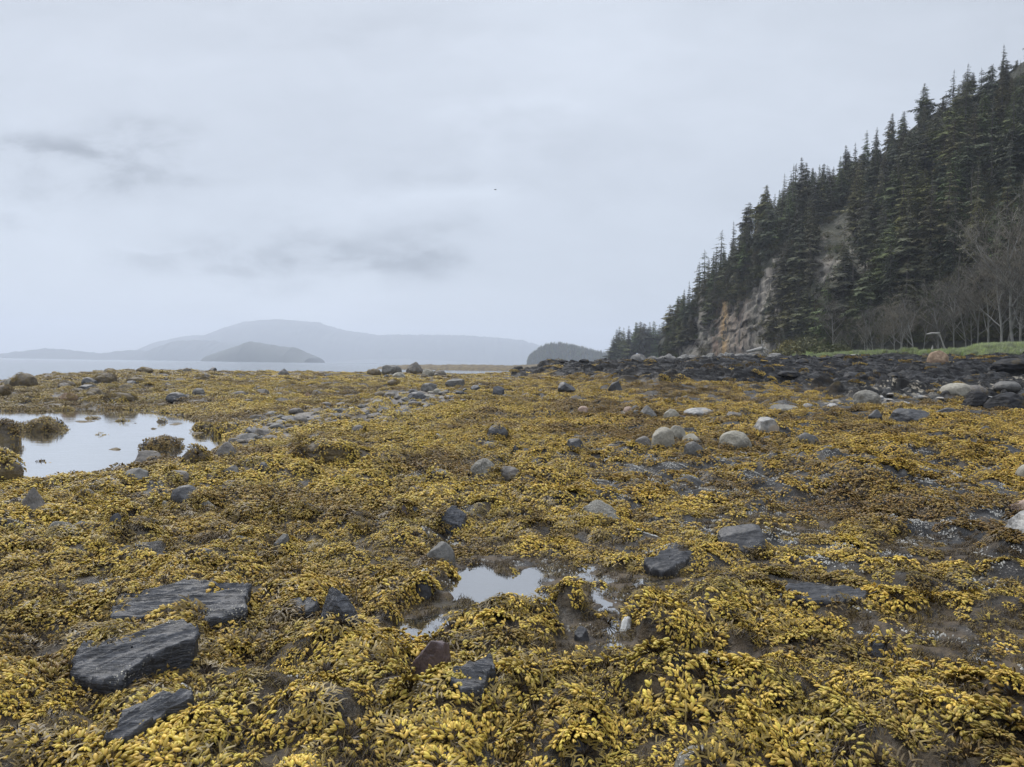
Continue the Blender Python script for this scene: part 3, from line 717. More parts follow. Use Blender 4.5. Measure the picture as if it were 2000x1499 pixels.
# skyline trees: (px, py of the tip, variant, width, label)
SKY = [
 (1303, 606, 3, 1.1, 'small ragged spruce at the low left end of the hill, tip nearest the sea'),
 (1322, 578, 6, 1.2, 'little flat-topped spruce leaning out with a flagged branch above the cliff edge'),
 (1343, 548, 3, 1.0, 'short dark spruce on the skyline third from the seaward end of the hill'),
 (1362, 512, 1, 1.0, 'narrow spruce on the skyline below the first tall thin pair'),
 (1373, 488, 4, 1.2, 'thin see-through spruce standing free on the skyline at the lower ridge'),
 (1388, 492, 1, 1.1, 'dense dark spruce just right of the thin free-standing one'),
 (1402, 450, 4, 1.1, 'tall sparse spruce with bare upper trunk, left of the middle of the slope'),
 (1426, 432, 3, 1.0, 'knobbly topped spruce between two sparse trees on the lower ridge'),
 (1445, 428, 0, .9, 'bushy spruce under the hooked twin tops on the skyline'),
 (1459, 397, 6, 1.1, 'left of the hooked twin tops, one-sided spruce with bare stem'),
 (1472, 398, 5, .9, 'right of the hooked twin tops, thick drooping spruce'),
 (1490, 418, 5, .8, 'low round-topped spruce in the notch right of the hooked twins'),
 (1522, 340, 3, 1.0, 'leftmost thin spruce of the high clump above the bare rock gully'),
 (1543, 322, 4, 1.2, 'tallest pointed spruce of the high clump above the rock gully'),
 (1560, 334, 4, 1.1, 'open-branched spruce just right of the tallest in the high clump'),
 (1577, 330, 0, .9, 'dark spruce with sky gaps right of centre in the high clump'),
 (1606, 324, 4, 1.1, 'last open spruce of the high clump, sky on both sides'),
 (1640, 287, 0, 1.1, 'broad spruce standing up right after the high clump'),
 (1660, 280, 3, 1.0, 'narrow spire between broad spruces on the mid skyline'),
 (1682, 258, 1, .9, 'slim dark spire with a short cross branch on the mid skyline'),
 (1700, 252, 1, .8, 'small knobbed spire beside the slim dark one'),
 (1730, 225, 0, 1.0, 'tall spruce left of the big open-crowned one'),
 (1788, 168, 2, 1.15, 'big open-crowned spruce with long layered branches on the skyline'),
 (1831, 186, 4, 1.1, 'grey thin-topped snaggy spruce right of the big layered one'),
 (1856, 170, 2, .9, 'dense round-shouldered spruce under the crooked top'),
 (1872, 128, 3, 1.1, 'crooked-topped spruce with two horizontal antler branches'),
 (1919, 131, 4, 1.2, 'spruce with bare pole top and branches only to the left'),
 (1940, 121, 1, .8, 'sharp needle-like spire between the pole top and the tufted top'),
 (1968, 124, 5, 1.0, 'tufted flat-topped dark spruce near the right edge'),
 (1990, 128, 0, .8, 'dark spruce just left of the tallest tree at the right edge'),
 (2040, 112, 2, .9, 'broad spruce just outside the right edge of the view'),
 (2003, 42, 3, 1.2, 'very tall spruce cut by the right edge of the picture, highest of all'),
]
for px, py, v, wd, lab in SKY:
    r = float(hp('r1', px)) - random.uniform(0, 4); x, y, z = hill_at(px, r)
    dist = math.hypot(x, y) * math.cos(math.atan((px - 1000) / F_PX))
    top = EYE + (hor(px) - py) / F_PX * dist
    hgt = max(8, top - z + 1)
    place_tree('spruce_tree', protos[v], (x, y, top - hgt), hgt, lab, 'conifer tree', 'spruces along the skyline of the hill', wd * (1.25 if hgt < 16 else 1.0))
# the stand on the slope
def zone_label(px, lowf):
    if px < 1400: return 'dark spruce in the tangle above the pale cliff, left end of the slope'
    if px < 1530: return 'dark spruce on the steep craggy slope above the golden streaked cliff' if not lowf else 'dark spruce rooted beside the rock gully low on the craggy slope'
    if px < 1700: return 'shaggy spruce in the middle of the hillside around the upper bare rock' if not lowf else 'dense green spruce low on the hillside behind the leafless bushes'
    if px < 1850: return 'tall dark spruce high on the hillside under the big layered skyline tree' if not lowf else 'dark green spruce low on the slope behind the row of leafless alders'
    return 'tall dark spruce high at the right of the hill under the crooked-topped tree' if not lowf else 'dark spruce low at the right behind the tall pale-stemmed alders'
ROCKY = [np.array([(1322, 708), (1332, 640), (1362, 588), (1440, 592), (1480, 560), (1520, 500), (1545, 490), (1550, 550), (1535, 620), (1510, 705)], float),
         np.array([(1588, 440), (1640, 420), (1690, 430), (1688, 520), (1620, 575), (1580, 545)], float)]
def in_rocky(x, y, z, pad=0):
    x, y, z = (np.atleast_1d(np.asarray(v, float)) for v in (x, y, z))
    px = 1000 + F_PX * x / y; py = 713.2 + (px - 1000) * math.tan(ROLL) - F_PX * (z - EYE) / y
    wob = 12 * vn2(px / 25, py / 25, 44)
    return np.any([sdist(px + wob, py + wob, P) < pad for P in ROCKY], axis=0)
placed = []
tries = 0
while len(placed) < 250 and tries < 40000:
    tries += 1
    px = random.uniform(1300, 2090); ra = float(hp('r0', px)); dcx = float(hp('dc', px)); rb = float(hp('r1', px))
    f = random.random() ** .8
    if px < 1680 and random.random() < .5: r = ra + dcx * random.random()
    else: r = ra + 2 + (rb - ra - 2) * f
    x, y, z = hill_at(px, r)
    if random.random() < .96 and in_rocky([x] * 4, [y] * 4, [z, z + 4, z + 8, z + 11], 6).any(): continue
    md = 3.9 if px < 1700 else 4.5
    if any((x - a) ** 2 + (y - b) ** 2 + (z - c) ** 2 < md * md for a, b, c in placed): continue
    placed.append((x, y, z))
    hgt = random.uniform(8, 13) if px < 1480 else random.uniform(11, 18)
    if (r - ra) / (rb - ra) > .75: hgt *= .6
    low = z < 26
    lab = zone_label(px, low)
    place_tree('spruce_tree', protos[random.choice([0, 1, 2, 2, 7, 7, 3, 5, 4, 8, 9, 10, 10])], (x, y, z - 1.5), hgt, lab, 'conifer tree', 'spruces: ' + lab, random.uniform(.95, 1.35))
attr(cliff.data, 'soil', np.where(in_rocky(P0[:, 0], P0[:, 1], P0[:, 2], 4), 0, 1.0))
# small trees and shrubs clinging to the crags
for k in range(14):
    px = random.choice([random.uniform(1325, 1345), random.uniform(1450, 1700), random.uniform(1430, 1560)])
    f = random.uniform(.25, .95); r = float(hp('r0', px)) + float(hp('dc', px)) * f; x, y, z = hill_at(px, r)
    place_tree('spruce_tree', protos[random.choice([2, 7, 0])], (x, y - 1, z - .5), random.uniform(5, 9), 'small stunted spruce clinging to the bare cliff face', 'conifer tree', 'stunted spruces on the cliff face', 1.5)
# far point
PT = [(1196, 668), (1203, 655), (1208, 650), (1218, 652), (1226, 648), (1240, 641), (1248, 640), (1257, 643), (1266, 641), (1275, 639), (1286, 646), (1296, 640), (1305, 642), (1318, 650)]
for px, py in PT:
    for dr in (0, -14):
        r = 430 + dr + random.uniform(-5, 5); p_ = px + (random.uniform(-3, 3) if dr else 0); a = math.atan((p_ - 1000) / F_PX); x, y = r * math.sin(a), r * math.cos(a)
        z = float(point_z(p_, r)) - 2
        top = EYE + (hor(p_) - py - (12 if dr else 0) * -1) / F_PX * y
        place_tree('spruce_tree', protos[random.choice([0, 2, 7, 5])], (x, y, z), top - z, 'hazy grey-green conifer on the low point beyond the cliff', 'conifer tree', 'conifers on the hazy point', random.uniform(1.1, 1.6))

# ------------------------------------------------------------------ bare alders
def alder(seed, spread=.5, tw=1.0):
    R = random.Random(seed); t = MB(); c = MB()
    def grow(p, d, ln, rd, dep):
        pts = [p]; dd = d.copy()
        n = 4
        for i in range(n):
            dd = dd + np.array([R.uniform(-.12, .12), R.uniform(-.12, .12), R.uniform(-.02, .14)]); dd /= np.linalg.norm(dd)
            pts.append(pts[-1] + dd * ln / n)
        rads = [rd * (1 - .5 * i / n) for i in range(n + 1)]
        (t if dep < 2 else c).tube(pts, rads, 5 if dep < 2 else 3, (1, R.random(), 0))
        if dep >= 4: return
        kids = [9, 6, 5, 4][dep]
        for i in range(kids):
            f = R.uniform(.3, 1) if dep else .22 + .78 * (i + R.random()) / kids
            k = min(n - 1, int(f * n)); q = pts[k] + (pts[k + 1] - pts[k]) * (f * n - k)
            a = R.uniform(0, 6.28); side = np.array([math.cos(a), math.sin(a), 0])
            nd = dd * .75 + side * spread * R.uniform(.7, 1.5); nd[2] = max(nd[2], .05); nd /= np.linalg.norm(nd)
            grow(q, nd, ln * R.uniform(.38, .62), max(rads[k] * .5, .0013), dep + 1)
    grow(np.zeros(3), np.array([R.uniform(-.12, .12), R.uniform(-.05, .05), 1.0]), .72, .009 * tw, 0)
    return t.build('trunk', ABARK, link=False).data, c.build('crown', TWIG, link=False).data
AL = [alder(1, .5), alder(2, .75), alder(3, .4, 1.2), alder(4, .6)]
ALD = [(1660, 640, 10), (1688, 610, 13), (1703, 612, 11), (1722, 600, 14), (1745, 606, 12), (1758, 590, 13), (1782, 590, 14), (1800, 612, 10), (1832, 560, 14),
       (1862, 535, 17), (1885, 560, 14), (1905, 520, 18), (1928, 505, 20), (1955, 455, 24), (1978, 440, 24), (1994, 470, 22), (2020, 440, 24), (2050, 470, 22), (1842, 640, 7), (1640, 655, 7), (1770, 640, 8), (1600, 650, 6), (1950, 600, 10), (1985, 560, 13), (1720, 650, 8)] + [(int(1625 + 17 * k), 625 - .22 * max(0, 17 * k - 100) + 22 * ((k * 7) % 5 - 2), 12) for k in range(0, 26, 4)]
AN = {1862: 'spreading pale-trunked alder with a broad fan of branches above the driftwood snag', 1660: 'leaning thin alder at the left end of the leafless row',
      1955: 'tall leafless alder with pale stem, left of the three tall ones at right', 1978: 'tall leafless alder with pale stem, middle of the three tall ones at right',
      1994: 'tall leafless alder close to the right edge of the picture', 1842: 'short leaning pale alder stem beside the driftwood snag'}
for i, (px, py, hh) in enumerate(ALD):
    r = float(hp('r0', px)) - random.uniform(1, 7); a = math.atan((px - 1000) / F_PX); x, y = r * math.sin(a), r * math.cos(a)
    z = float(H(x, y)) - .3; top = EYE + (hor(px) - py) / F_PX * y; hgt = max(5, top - z)
    place_tree('alder_tree', AL[i % 4] if px != 1862 else AL[1], (x, y, z), hgt, AN.get(px, 'leafless grey-brown alder in the thicket between the grass and the dark spruces'), 'alder tree',
               'bare alders behind the beach grass', 1.1, (random.uniform(-.08, .08), random.uniform(-.08, .08)))

# ------------------------------------------------------------------ scatter with geometry nodes
def scatter(name, protos_, pts, rot, scl, idx, tint, m=None):
    n = len(pts)
    me = bpy.data.meshes.new(name); me.vertices.add(n); me.vertices.foreach_set('co', np.asarray(pts, np.float32).ravel())
    attr(me, 'rot', rot); attr(me, 'scl', np.asarray(scl)); attr(me, 'tint', tint)
    a = me.attributes.new('idx', 'INT', 'POINT'); a.data.foreach_set('value', np.asarray(idx, np.int32))
    o = bpy.data.objects.new(name, me); COL.objects.link(o)
    g = bpy.data.node_groups.new(name + '_scatter', 'GeometryNodeTree')
    g.interface.new_socket('Geometry', in_out='INPUT', socket_type='NodeSocketGeometry'); g.interface.new_socket('Geometry', in_out='OUTPUT', socket_type='NodeSocketGeometry')
    gi = g.nodes.new('NodeGroupInput'); go = g.nodes.new('NodeGroupOutput')
    ip = g.nodes.new('GeometryNodeInstanceOnPoints'); g2i = []
    col = g.nodes.new('GeometryNodeGeometryToInstance')
    for p in protos_[::-1]:
        oi = g.nodes.new('GeometryNodeObjectInfo'); oi.inputs[0].default_value = p; oi.transform_space = 'ORIGINAL'
        g.links.new(oi.outputs['Geometry'], col.inputs[0])
    m2p = g.nodes.new('GeometryNodeMeshToPoints')
    g.links.new(gi.outputs[0], m2p.inputs['Mesh']); g.links.new(m2p.outputs[0], ip.inputs['Points'])
    g.links.new(col.outputs[0], ip.inputs['Instance']); ip.inputs['Pick Instance'].default_value = True
    def na(nm, ty):
        q = g.nodes.new('GeometryNodeInputNamedAttribute'); q.data_type = ty; q.inputs[0].default_value = nm; return q.outputs[0]
    g.links.new(na('idx', 'INT'), ip.inputs['Instance Index'])
    g.links.new(na('rot', 'FLOAT_VECTOR'), ip.inputs['Rotation'])
    g.links.new(na('scl', 'FLOAT'), ip.inputs['Scale'])
    g.links.new(ip.outputs[0], go.inputs[0])
    md = o.modifiers.new('scatter', 'NODES'); md.node_group = g
    return o
def eul_from(nrm, spin):
    """euler XYZ taking +Z to nrm after a spin about Z"""
    nrm = nrm / np.linalg.norm(nrm, axis=1, keepdims=True)
    out = np.empty_like(nrm)
    # R = Rz(c) Ry(b) Rx(a): use R = Align * Rz(spin)
    z = nrm; ref = np.stack([np.cos(spin), np.sin(spin), np.zeros_like(spin)], 1)
    x = ref - (ref * z).sum(1, keepdims=True) * z; x /= np.linalg.norm(x, axis=1, keepdims=True) + 1e-9
    y = np.cross(z, x)
    out[:, 1] = -np.arcsin(np.clip(x[:, 2], -1, 1)); out[:, 0] = np.arctan2(y[:, 2], z[:, 2]); out[:, 2] = np.arctan2(x[:, 1], x[:, 0])
    return out

# ------------------------------------------------------------------ rockweed tufts
def spindle(mb, p, d, ln, wd, g, flat=.75, rings=4, sides=6, hue=.5):
    d = d / np.linalg.norm(d); a = np.cross(d, (0, 0, 1)); a /= np.linalg.norm(a) + 1e-9; c = np.cross(d, a)
    prof = {5: [.25, .72, 1.0, .85, .35], 4: [.35, .95, .95, .35], 2: [.8, .7]}[rings]
    pos = {5: [0, .22, .5, .78, .95], 4: [0, .3, .7, .95], 2: [.2, .75]}[rings]
    b = len(mb.V)
    for q, s in zip(prof, pos):
        for k in range(sides):
            t = 2 * math.pi * k / sides
            mb.V.append(p + d * ln * s + (a * math.cos(t) + c * math.sin(t) * flat) * wd * q); mb.C.append((1 if s > .1 else .55, g, hue))
    mb.V.append(p + d * ln * 1.03); mb.C.append((1, g, hue))
    tip = len(mb.V) - 1
    for i in range(rings - 1):
        for k in range(sides): mb.F.append((b + i * sides + k, b + i * sides + (k + 1) % sides, b + (i + 1) * sides + (k + 1) % sides, b + (i + 1) * sides + k))
    e = b + (rings - 1) * sides
    for k in range(sides): mb.F.append((e + k, e + (k + 1) % sides, tip))
    if rings == 2:
        mb.V.append(p); mb.C.append((.6, g, hue)); q0 = len(mb.V) - 1
        for k in range(sides): mb.F.append((q0, b + (k + 1) % sides, b + k))
def ribbon(mb, pts, wd, g, val=0.0):
    b = len(mb.V)
    for i, p in enumerate(pts):
        d = pts[min(i + 1, len(pts) - 1)] - pts[max(i - 1, 0)]; a = np.cross(d, (0, 0, 1)); a /= np.linalg.norm(a) + 1e-9
        w_ = wd * (1 - .4 * i / (len(pts) - 1))
        mb.V += [p - a * w_, p + a * w_ + np.array([0, 0, w_ * .4])]; mb.C += [(val, g, .5)] * 2
    for i in range(len(pts) - 1): mb.F.append((b + 2 * i, b + 2 * i + 1, b + 2 * i + 3, b + 2 * i + 2))
def tuft(seed, detail=2, R0_=.085, yel=1.0, n=26, size=1.0):
    """stems arch out of one holdfast, fork, and end in swollen pairs of bladders lying outward"""
    R = random.Random(seed); mb = MB()
    for i in range(n):
        a = 6.283 * (i * .618 + R.uniform(-.06, .06)); q = ((i + .5) / n) ** .6
        reach = R0_ * (.25 + .85 * q) * R.uniform(.85, 1.1); hh = R0_ * (.62 - .42 * q) * R.uniform(.8, 1.15)
        d = np.array([math.cos(a), math.sin(a), 0.])
        P = [d * reach * s + np.array([0, 0, hh * math.sin(min(1, s * 1.1) * 1.7)]) for s in (0, .35, .7, 1)]
        g = R.random()
        if detail >= 1: ribbon(mb, P, .0028 * size, g * .8)
        out = P[3] - P[2]; out /= np.linalg.norm(out); base = np.array([d[0], d[1], .55 - 1.3 * q])
        if R.random() > yel:
            for s in (-1, 1):
                side = np.array([-d[1], d[0], 0]) * s
                e = P[3] + (d * .7 + side * .6 + np.array([0, 0, -.1])) * .05 * size
                ribbon(mb, [P[3], (P[3] + e) / 2 + np.array([0, 0, .006]), e], .0045 * size, g, .3)
            continue
        k = 2 if R.random() < .8 else 3
        if detail == 0: k = 1 if R.random() < .4 else 2
        for j in range(k):
            sp = (j - (k - 1) / 2) * R.uniform(.55, .95)
            side = np.array([-d[1], d[0], 0])
            dd = base + side * sp + np.array([R.uniform(-.2, .2), R.uniform(-.2, .2), R.uniform(-.25, .25)])
            ln = R.uniform(.018, .035) * size; wd = ln * R.uniform(.18, .27)
            spindle(mb, P[3] - out * .003, dd, ln, wd, R.random() * .75 + .15, .8, (2, 4, 5)[detail], (4, 5, 6)[detail], R.random())
    return mb
def weedlet(seed, n=26, R0_=.05):
    R = random.Random(seed); mb = MB()
    for i in range(n):
        a = R.random() * 6.28; d = np.array([math.cos(a), math.sin(a), 0]); ln = R0_ * R.uniform(.5, 1.3); h = R.uniform(.1, .8) * R0_
        c_ = np.array([R.uniform(-1, 1), R.uniform(-1, 1), 0]) * R0_ * .6
        ribbon(mb, [c_, c_ + d * ln * .5 + np.array([0, 0, h]), c_ + d * ln + np.array([0, 0, h * .6])], .0018, R.random(), R.choice([0, 0, .15, .3]))
    return mb
def proto(mb, name, smooth=True):
    o = mb.build(name, WEED, link=False, smooth=smooth); return o
P_NEAR = [proto(tuft(10 + i, 2, .085, y, n), 'tuft') for i, (y, n) in enumerate([(1, 38), (1, 32), (.95, 42), (.8, 36), (1, 28), (.9, 38), (.55, 32), (.15, 30)])]
P_MID = [proto(tuft(40 + i, 1, .10, y, 24, 1.15), 'tuft') for i, y in enumerate([1, .95, .9, .75, .5, .2])]
def patch(seed, rad, n, size, yel):
    R = random.Random(seed); mb = MB()
    for i in range(n):
        a = R.random() * 6.28; q = math.sqrt(R.random()) * rad; p = np.array([math.cos(a) * q, math.sin(a) * q, .06 * (1 - (q / rad) ** 2) + .03 * math.sin(7 * q / rad + seed) * R.random()])
        d = np.array([R.uniform(-1, 1), R.uniform(-1, 1), R.uniform(-.35, .5)])
        if R.random() < yel: spindle(mb, p, d, size * R.uniform(.7, 1.3), size * .27, R.random() * .8 + .1, .8, 2, 4, R.random())
        else:
            d /= np.linalg.norm(d); ribbon(mb, [p, p + d * size + np.array([0, 0, .008]), p + d * 2 * size], size * .14, R.random(), R.choice([0, .2]))
    return mb
P_FAR = [proto(patch(60 + i, .22, 150, .045, y), 'tuft', False) for i, y in enumerate([.9, .8, .65])]
P_VFAR = [proto(patch(70 + i, .42, 170, .085, y), 'tuft', False) for i, y in enumerate([.9, .8, .7])]
P_LET = [proto(weedlet(80 + i), 'tuft', False) for i in range(3)]
NN, NM, NF, NV = len(P_NEAR), len(P_MID), len(P_FAR), len(P_VFAR)
ALLP = P_NEAR + P_MID + P_FAR + P_VFAR + P_LET
O_M, O_F, O_V, O_L = NN, NN + NM, NN + NM + NF, NN + NM + NF + NV
SC = dict(p=[], r=[], s=[], i=[], t=[])
def tintfield(x, y, n):
    px = pxof(x, y); r = np.hypot(x, y)
    yel = np.array([.56, .40, .075]); och = np.array([.46, .30, .045]); brn = np.array([.15, .09, .026]); olv = np.array([.30, .25, .06]); gry = np.array([.22, .17, .085])
    rgt = S((px - 800) / 450) * S((r - 5) / 5)
    f1 = fbm2(x / 1.7, y / 1.7, 90, 4); f2 = fbm2(x / .5, y / .5, 91, 3); f3 = fbm2(x / 5, y / 5, 92, 3)
    def mx_(c, d, f): f = np.clip(f, 0, 1)[:, None]; return c * (1 - f) + d * f
    c = np.tile(yel, (len(x), 1))
    c = mx_(c, och, .10 + .55 * rgt + .5 * f1)
    c = mx_(c, olv, S((f2 + .05) / .5) * .5 * (1 - rgt))
    nl = (1 - S((r - 6) / 4)) * (1 - S((px - 1150) / 400))
    c = mx_(c, brn, (S((f3 + .5 * f1 + .04 + .16 * rgt) / .55) * .75 + .06) * (1 - .6 * nl))
    c = mx_(c, gry, S((560 - px) / 500) * S((r - 11) / 8) * .55)
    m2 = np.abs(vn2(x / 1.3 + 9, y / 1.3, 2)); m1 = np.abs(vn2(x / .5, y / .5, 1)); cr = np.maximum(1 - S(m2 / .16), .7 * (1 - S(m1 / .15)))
    c = mx_(c, brn * .6, cr * .8)  # tufts in creases tinted darker, shade of the gaps put into their colour
    c = mx_(c, brn * .7, S((rng.random(len(x)) - .86) / .1) * .6)
    return c * rng.uniform(.85, 1.22, (len(x), 1))
ROCKFOOT = []   # (x, y, rx, ry) footprints kept free of weed
def keep(x, y, mk_, thin):
    m2 = np.abs(vn2(x / 1.3 + 9, y / 1.3, 2)); m1 = np.abs(vn2(x / .5, y / .5, 1)); cr = np.maximum(1 - S(m2 / .10), .7 * (1 - S(m1 / .10)))
    k = 1 - np.where(x < 1.3, .93, .86) * S((mk_['mud'] - .1) / .35); k *= 1 - .5 * cr; k *= 1 - S((mk_['pool'] - .1) / .3); k *= 1 - .8 * mk_['cob']
    k *= 1 - .93 * mk_['hole']; k *= 1 - .97 * S((mk_['led'] - .15) / .6) + .14 * mk_['led'] * (fbm2(x / 2.5, y / 2.5, 98, 3) > .12); k *= 1 - .8 * mk_['pale']
    k *= 1 - thin
    for X_, Y_, a, b in ROCKFOOT:
        k = np.where(((x - X_) / a) ** 2 + ((y - Y_) / b) ** 2 < 1, 0, k)
    return k
def add_sc(x, y, z, nrm, s, idx, tint):
    spin = rng.uniform(0, 6.283, len(x))
    SC['p'].append(np.stack([x, y, z], 1)); SC['r'].append(eul_from(nrm, spin)); SC['s'].append(s); SC['i'].append(idx); SC['t'].append(tint)
def normals(x, y, e):
    z0 = H(x, y); zx = H(x + e, y); zy = H(x, y + e)
    n = np.stack([-(zx - z0) / e, -(zy - z0) / e, np.ones_like(x)], 1)
    return z0, n
def band(ra, rb, dens, off, nv, s0, s1, e, lift, lean, weights=None):
    A = (rb ** 2 - ra ** 2) * math.radians(45)
    n = int(A * dens); r = np.sqrt(rng.uniform(ra ** 2, rb ** 2, n)); t = rng.uniform(-math.radians(45), math.radians(45), n)
    x = r * np.sin(t); y = r * np.cos(t)
    _, mk_ = H(x, y, True)
    thin = .55 * S((fbm2(x / .45, y / .45, 95, 3) - .22) / .2) * (r < 15)
    kp = keep(x, y, mk_, thin); sel = rng.random(n) < kp
    x, y, r = x[sel], y[sel], r[sel]
    z, nr = normals(x, y, e); z = np.maximum(z, -.5)
    nr[:, :2] *= lean; nr[:, :2] = np.clip(nr[:, :2], -1.1, 1.1)
    m = (z > -.38); x, y, r, z, nr = x[m], y[m], r[m], z[m], nr[m]
    idx = off + rng.choice(nv, len(x), p=weights)
    sz = rng.uniform(s0, s1, len(x)) * np.clip(1 + .55 * fbm2(x / .9, y / .9, 93, 3), .65, 1.12)
    add_sc(x, y, z + lift, nr, sz, idx, tintfield(x, y, len(x)))

# ------------------------------------------------------------------ rocks
def ico(sub):
    bm = bmesh.new(); bmesh.ops.create_icosphere(bm, subdivisions=sub, radius=1)
    V = np.array([v.co[:] for v in bm.verts]); Fc = [[v.index for v in f.verts] for f in bm.faces]; bm.free(); return V, np.array(Fc)
ICO = {k: ico(k) for k in (3, 4, 5, 6)}
def rock_verts(seed, style, sub):
    R = np.random.default_rng(seed); V = ICO[sub][0].copy()
    nf, lo, hi, am = {'round': (7, .80, .97, .07), 'oval': (4, .85, .98, .05), 'block': (9, .58, .80, .06), 'angular': (15, .50, .85, .08), 'pyramid': (8, .6, .85, .09), 'flat': (10, .55, .85, .05), 'dome': (5, .8, .95, .12)}[style]
    if style == 'pyramid':
        k = np.clip((V[:, 2] + .3) / 1.3, 0, 1); V[:, :2] *= (1 - .72 * k)[:, None]
    for _ in range(nf):
        n = R.normal(size=3); n[2] = abs(n[2]) * (.6 if style in ('block', 'pyramid') else 1); n /= np.linalg.norm(n); o = R.uniform(lo, hi)
        d = np.clip(V @ n - o, 0, None); V -= n * d[:, None] * .93
    dir_ = V / (np.linalg.norm(V, axis=1, keepdims=True) + 1e-9)
    q = V + seed * 3.17
    dn = am * fbm3(q * 1.6, seed, 3) + am * .45 * fbm3(q * 6, seed + 9, 3 if sub > 4 else 2)
    if style in ('angular', 'flat', 'block') and sub > 4: dn += .02 * (np.abs(vn3(q * np.array([3., 3, 14]), seed + 4)) - .3)
    if sub > 4: dn += .008 * vn3(q * 30, seed + 12)
    V = V + dir_ * dn[:, None]
    a = R.uniform(0, 6.28); c, s = math.cos(a), math.sin(a)
    if style != 'pyramid': V = np.stack([V[:, 0] * c - V[:, 1] * s, V[:, 0] * s + V[:, 1] * c, V[:, 2]], 1)
    lo_, hi_ = V.min(0), V.max(0); return (V - (lo_ + hi_) / 2) / ((hi_ - lo_) / 2)
def weed_on(V, Nn, dist, amount, seed):
    """rockweed draped on the upper faces of a rock; V world verts"""
    R = np.random.default_rng(seed)
    msk = (Nn[:, 2] > .25) & (fbm3(V * 3 + seed, seed, 2) > (.35 - amount * .9))
    k = np.where(msk)[0]
    if not len(k): return
    ext = V.max(0) - V.min(0); area = ext[0] * ext[1] * 1.3 * amount
    if dist < 9: dens, off, nv, s = 110, 0, NN, (.6, .95)
    elif dist < 28: dens, off, nv, s = 55, O_M, NM, (.8, 1.2)
    else: dens, off, nv, s = 10, O_F, NF, (.6, 1)
    n = min(int(area * dens) + 2, 400); k = R.choice(k, n)
    nn = Nn[k] * np.array([1.0, 1.0, 1]); t = tintfield(V[k, 0], V[k, 1], n)
    add_sc(V[k, 0], V[k, 1], V[k, 2] + .004, nn, R.uniform(s[0], s[1], n), off + R.choice(nv, n), t)
RS = [0]; RINGS = []
def rock(rect, style, mt, weed, label, group=None, depth=.85, sink=.25, name=None):
    x0, y0, x1, y1 = rect; cx = (x0 + x1) / 2
    RS[0] += 1; seed = RS[0] * 7 + 3
    g = hit(cx, y1 - (y1 - y0) * .06, .03)
    dist = math.hypot(g[0], g[1]); sc_ = g[1] / F_PX
    w_ = (x1 - x0) * sc_; dp = w_ * depth
    cy = g[1] + dp * .42; cxw = g[0] * cy / g[1]
    ztop = EYE - (y0 - hor(cx)) * (cy + dp * .12) / F_PX
    ztop = max(ztop, g[2] + .05)
    zbot = min(g[2], float(H(cxw, cy))) - (.06 + sink * (ztop - g[2]))
    sub = 6 if (x1 - x0) > 60 and dist < 14 else (5 if (x1 - x0) > 26 else 4)
    V = rock_verts(seed, style, sub)
    hw = w_ / 2 * cy / g[1] * 1.03
    V = V * np.array([hw, dp / 2, (ztop - zbot) / 2]); V[:, 2] += (ztop + zbot) / 2 - g[2]
    nm = name or ('boulder' if w_ > .45 else 'rock')
    o = meshobj(nm, V, ICO[sub][1], RM[mt]); o.location = (cxw, cy, g[2])
    tag(o, label, nm, group)
    ROCKFOOT.append((cxw, cy + dp * .08, hw * .80, dp * .42)); RINGS.append((cxw, cy, hw, dp / 2, dist, seed))
    if weed:
        W = V + np.array([cxw, cy, g[2]]); no = np.zeros(len(V) * 3, np.float32); o.data.vertices.foreach_get('normal', no)
        weed_on(W, no.reshape(-1, 3), dist, weed, seed)
    return o
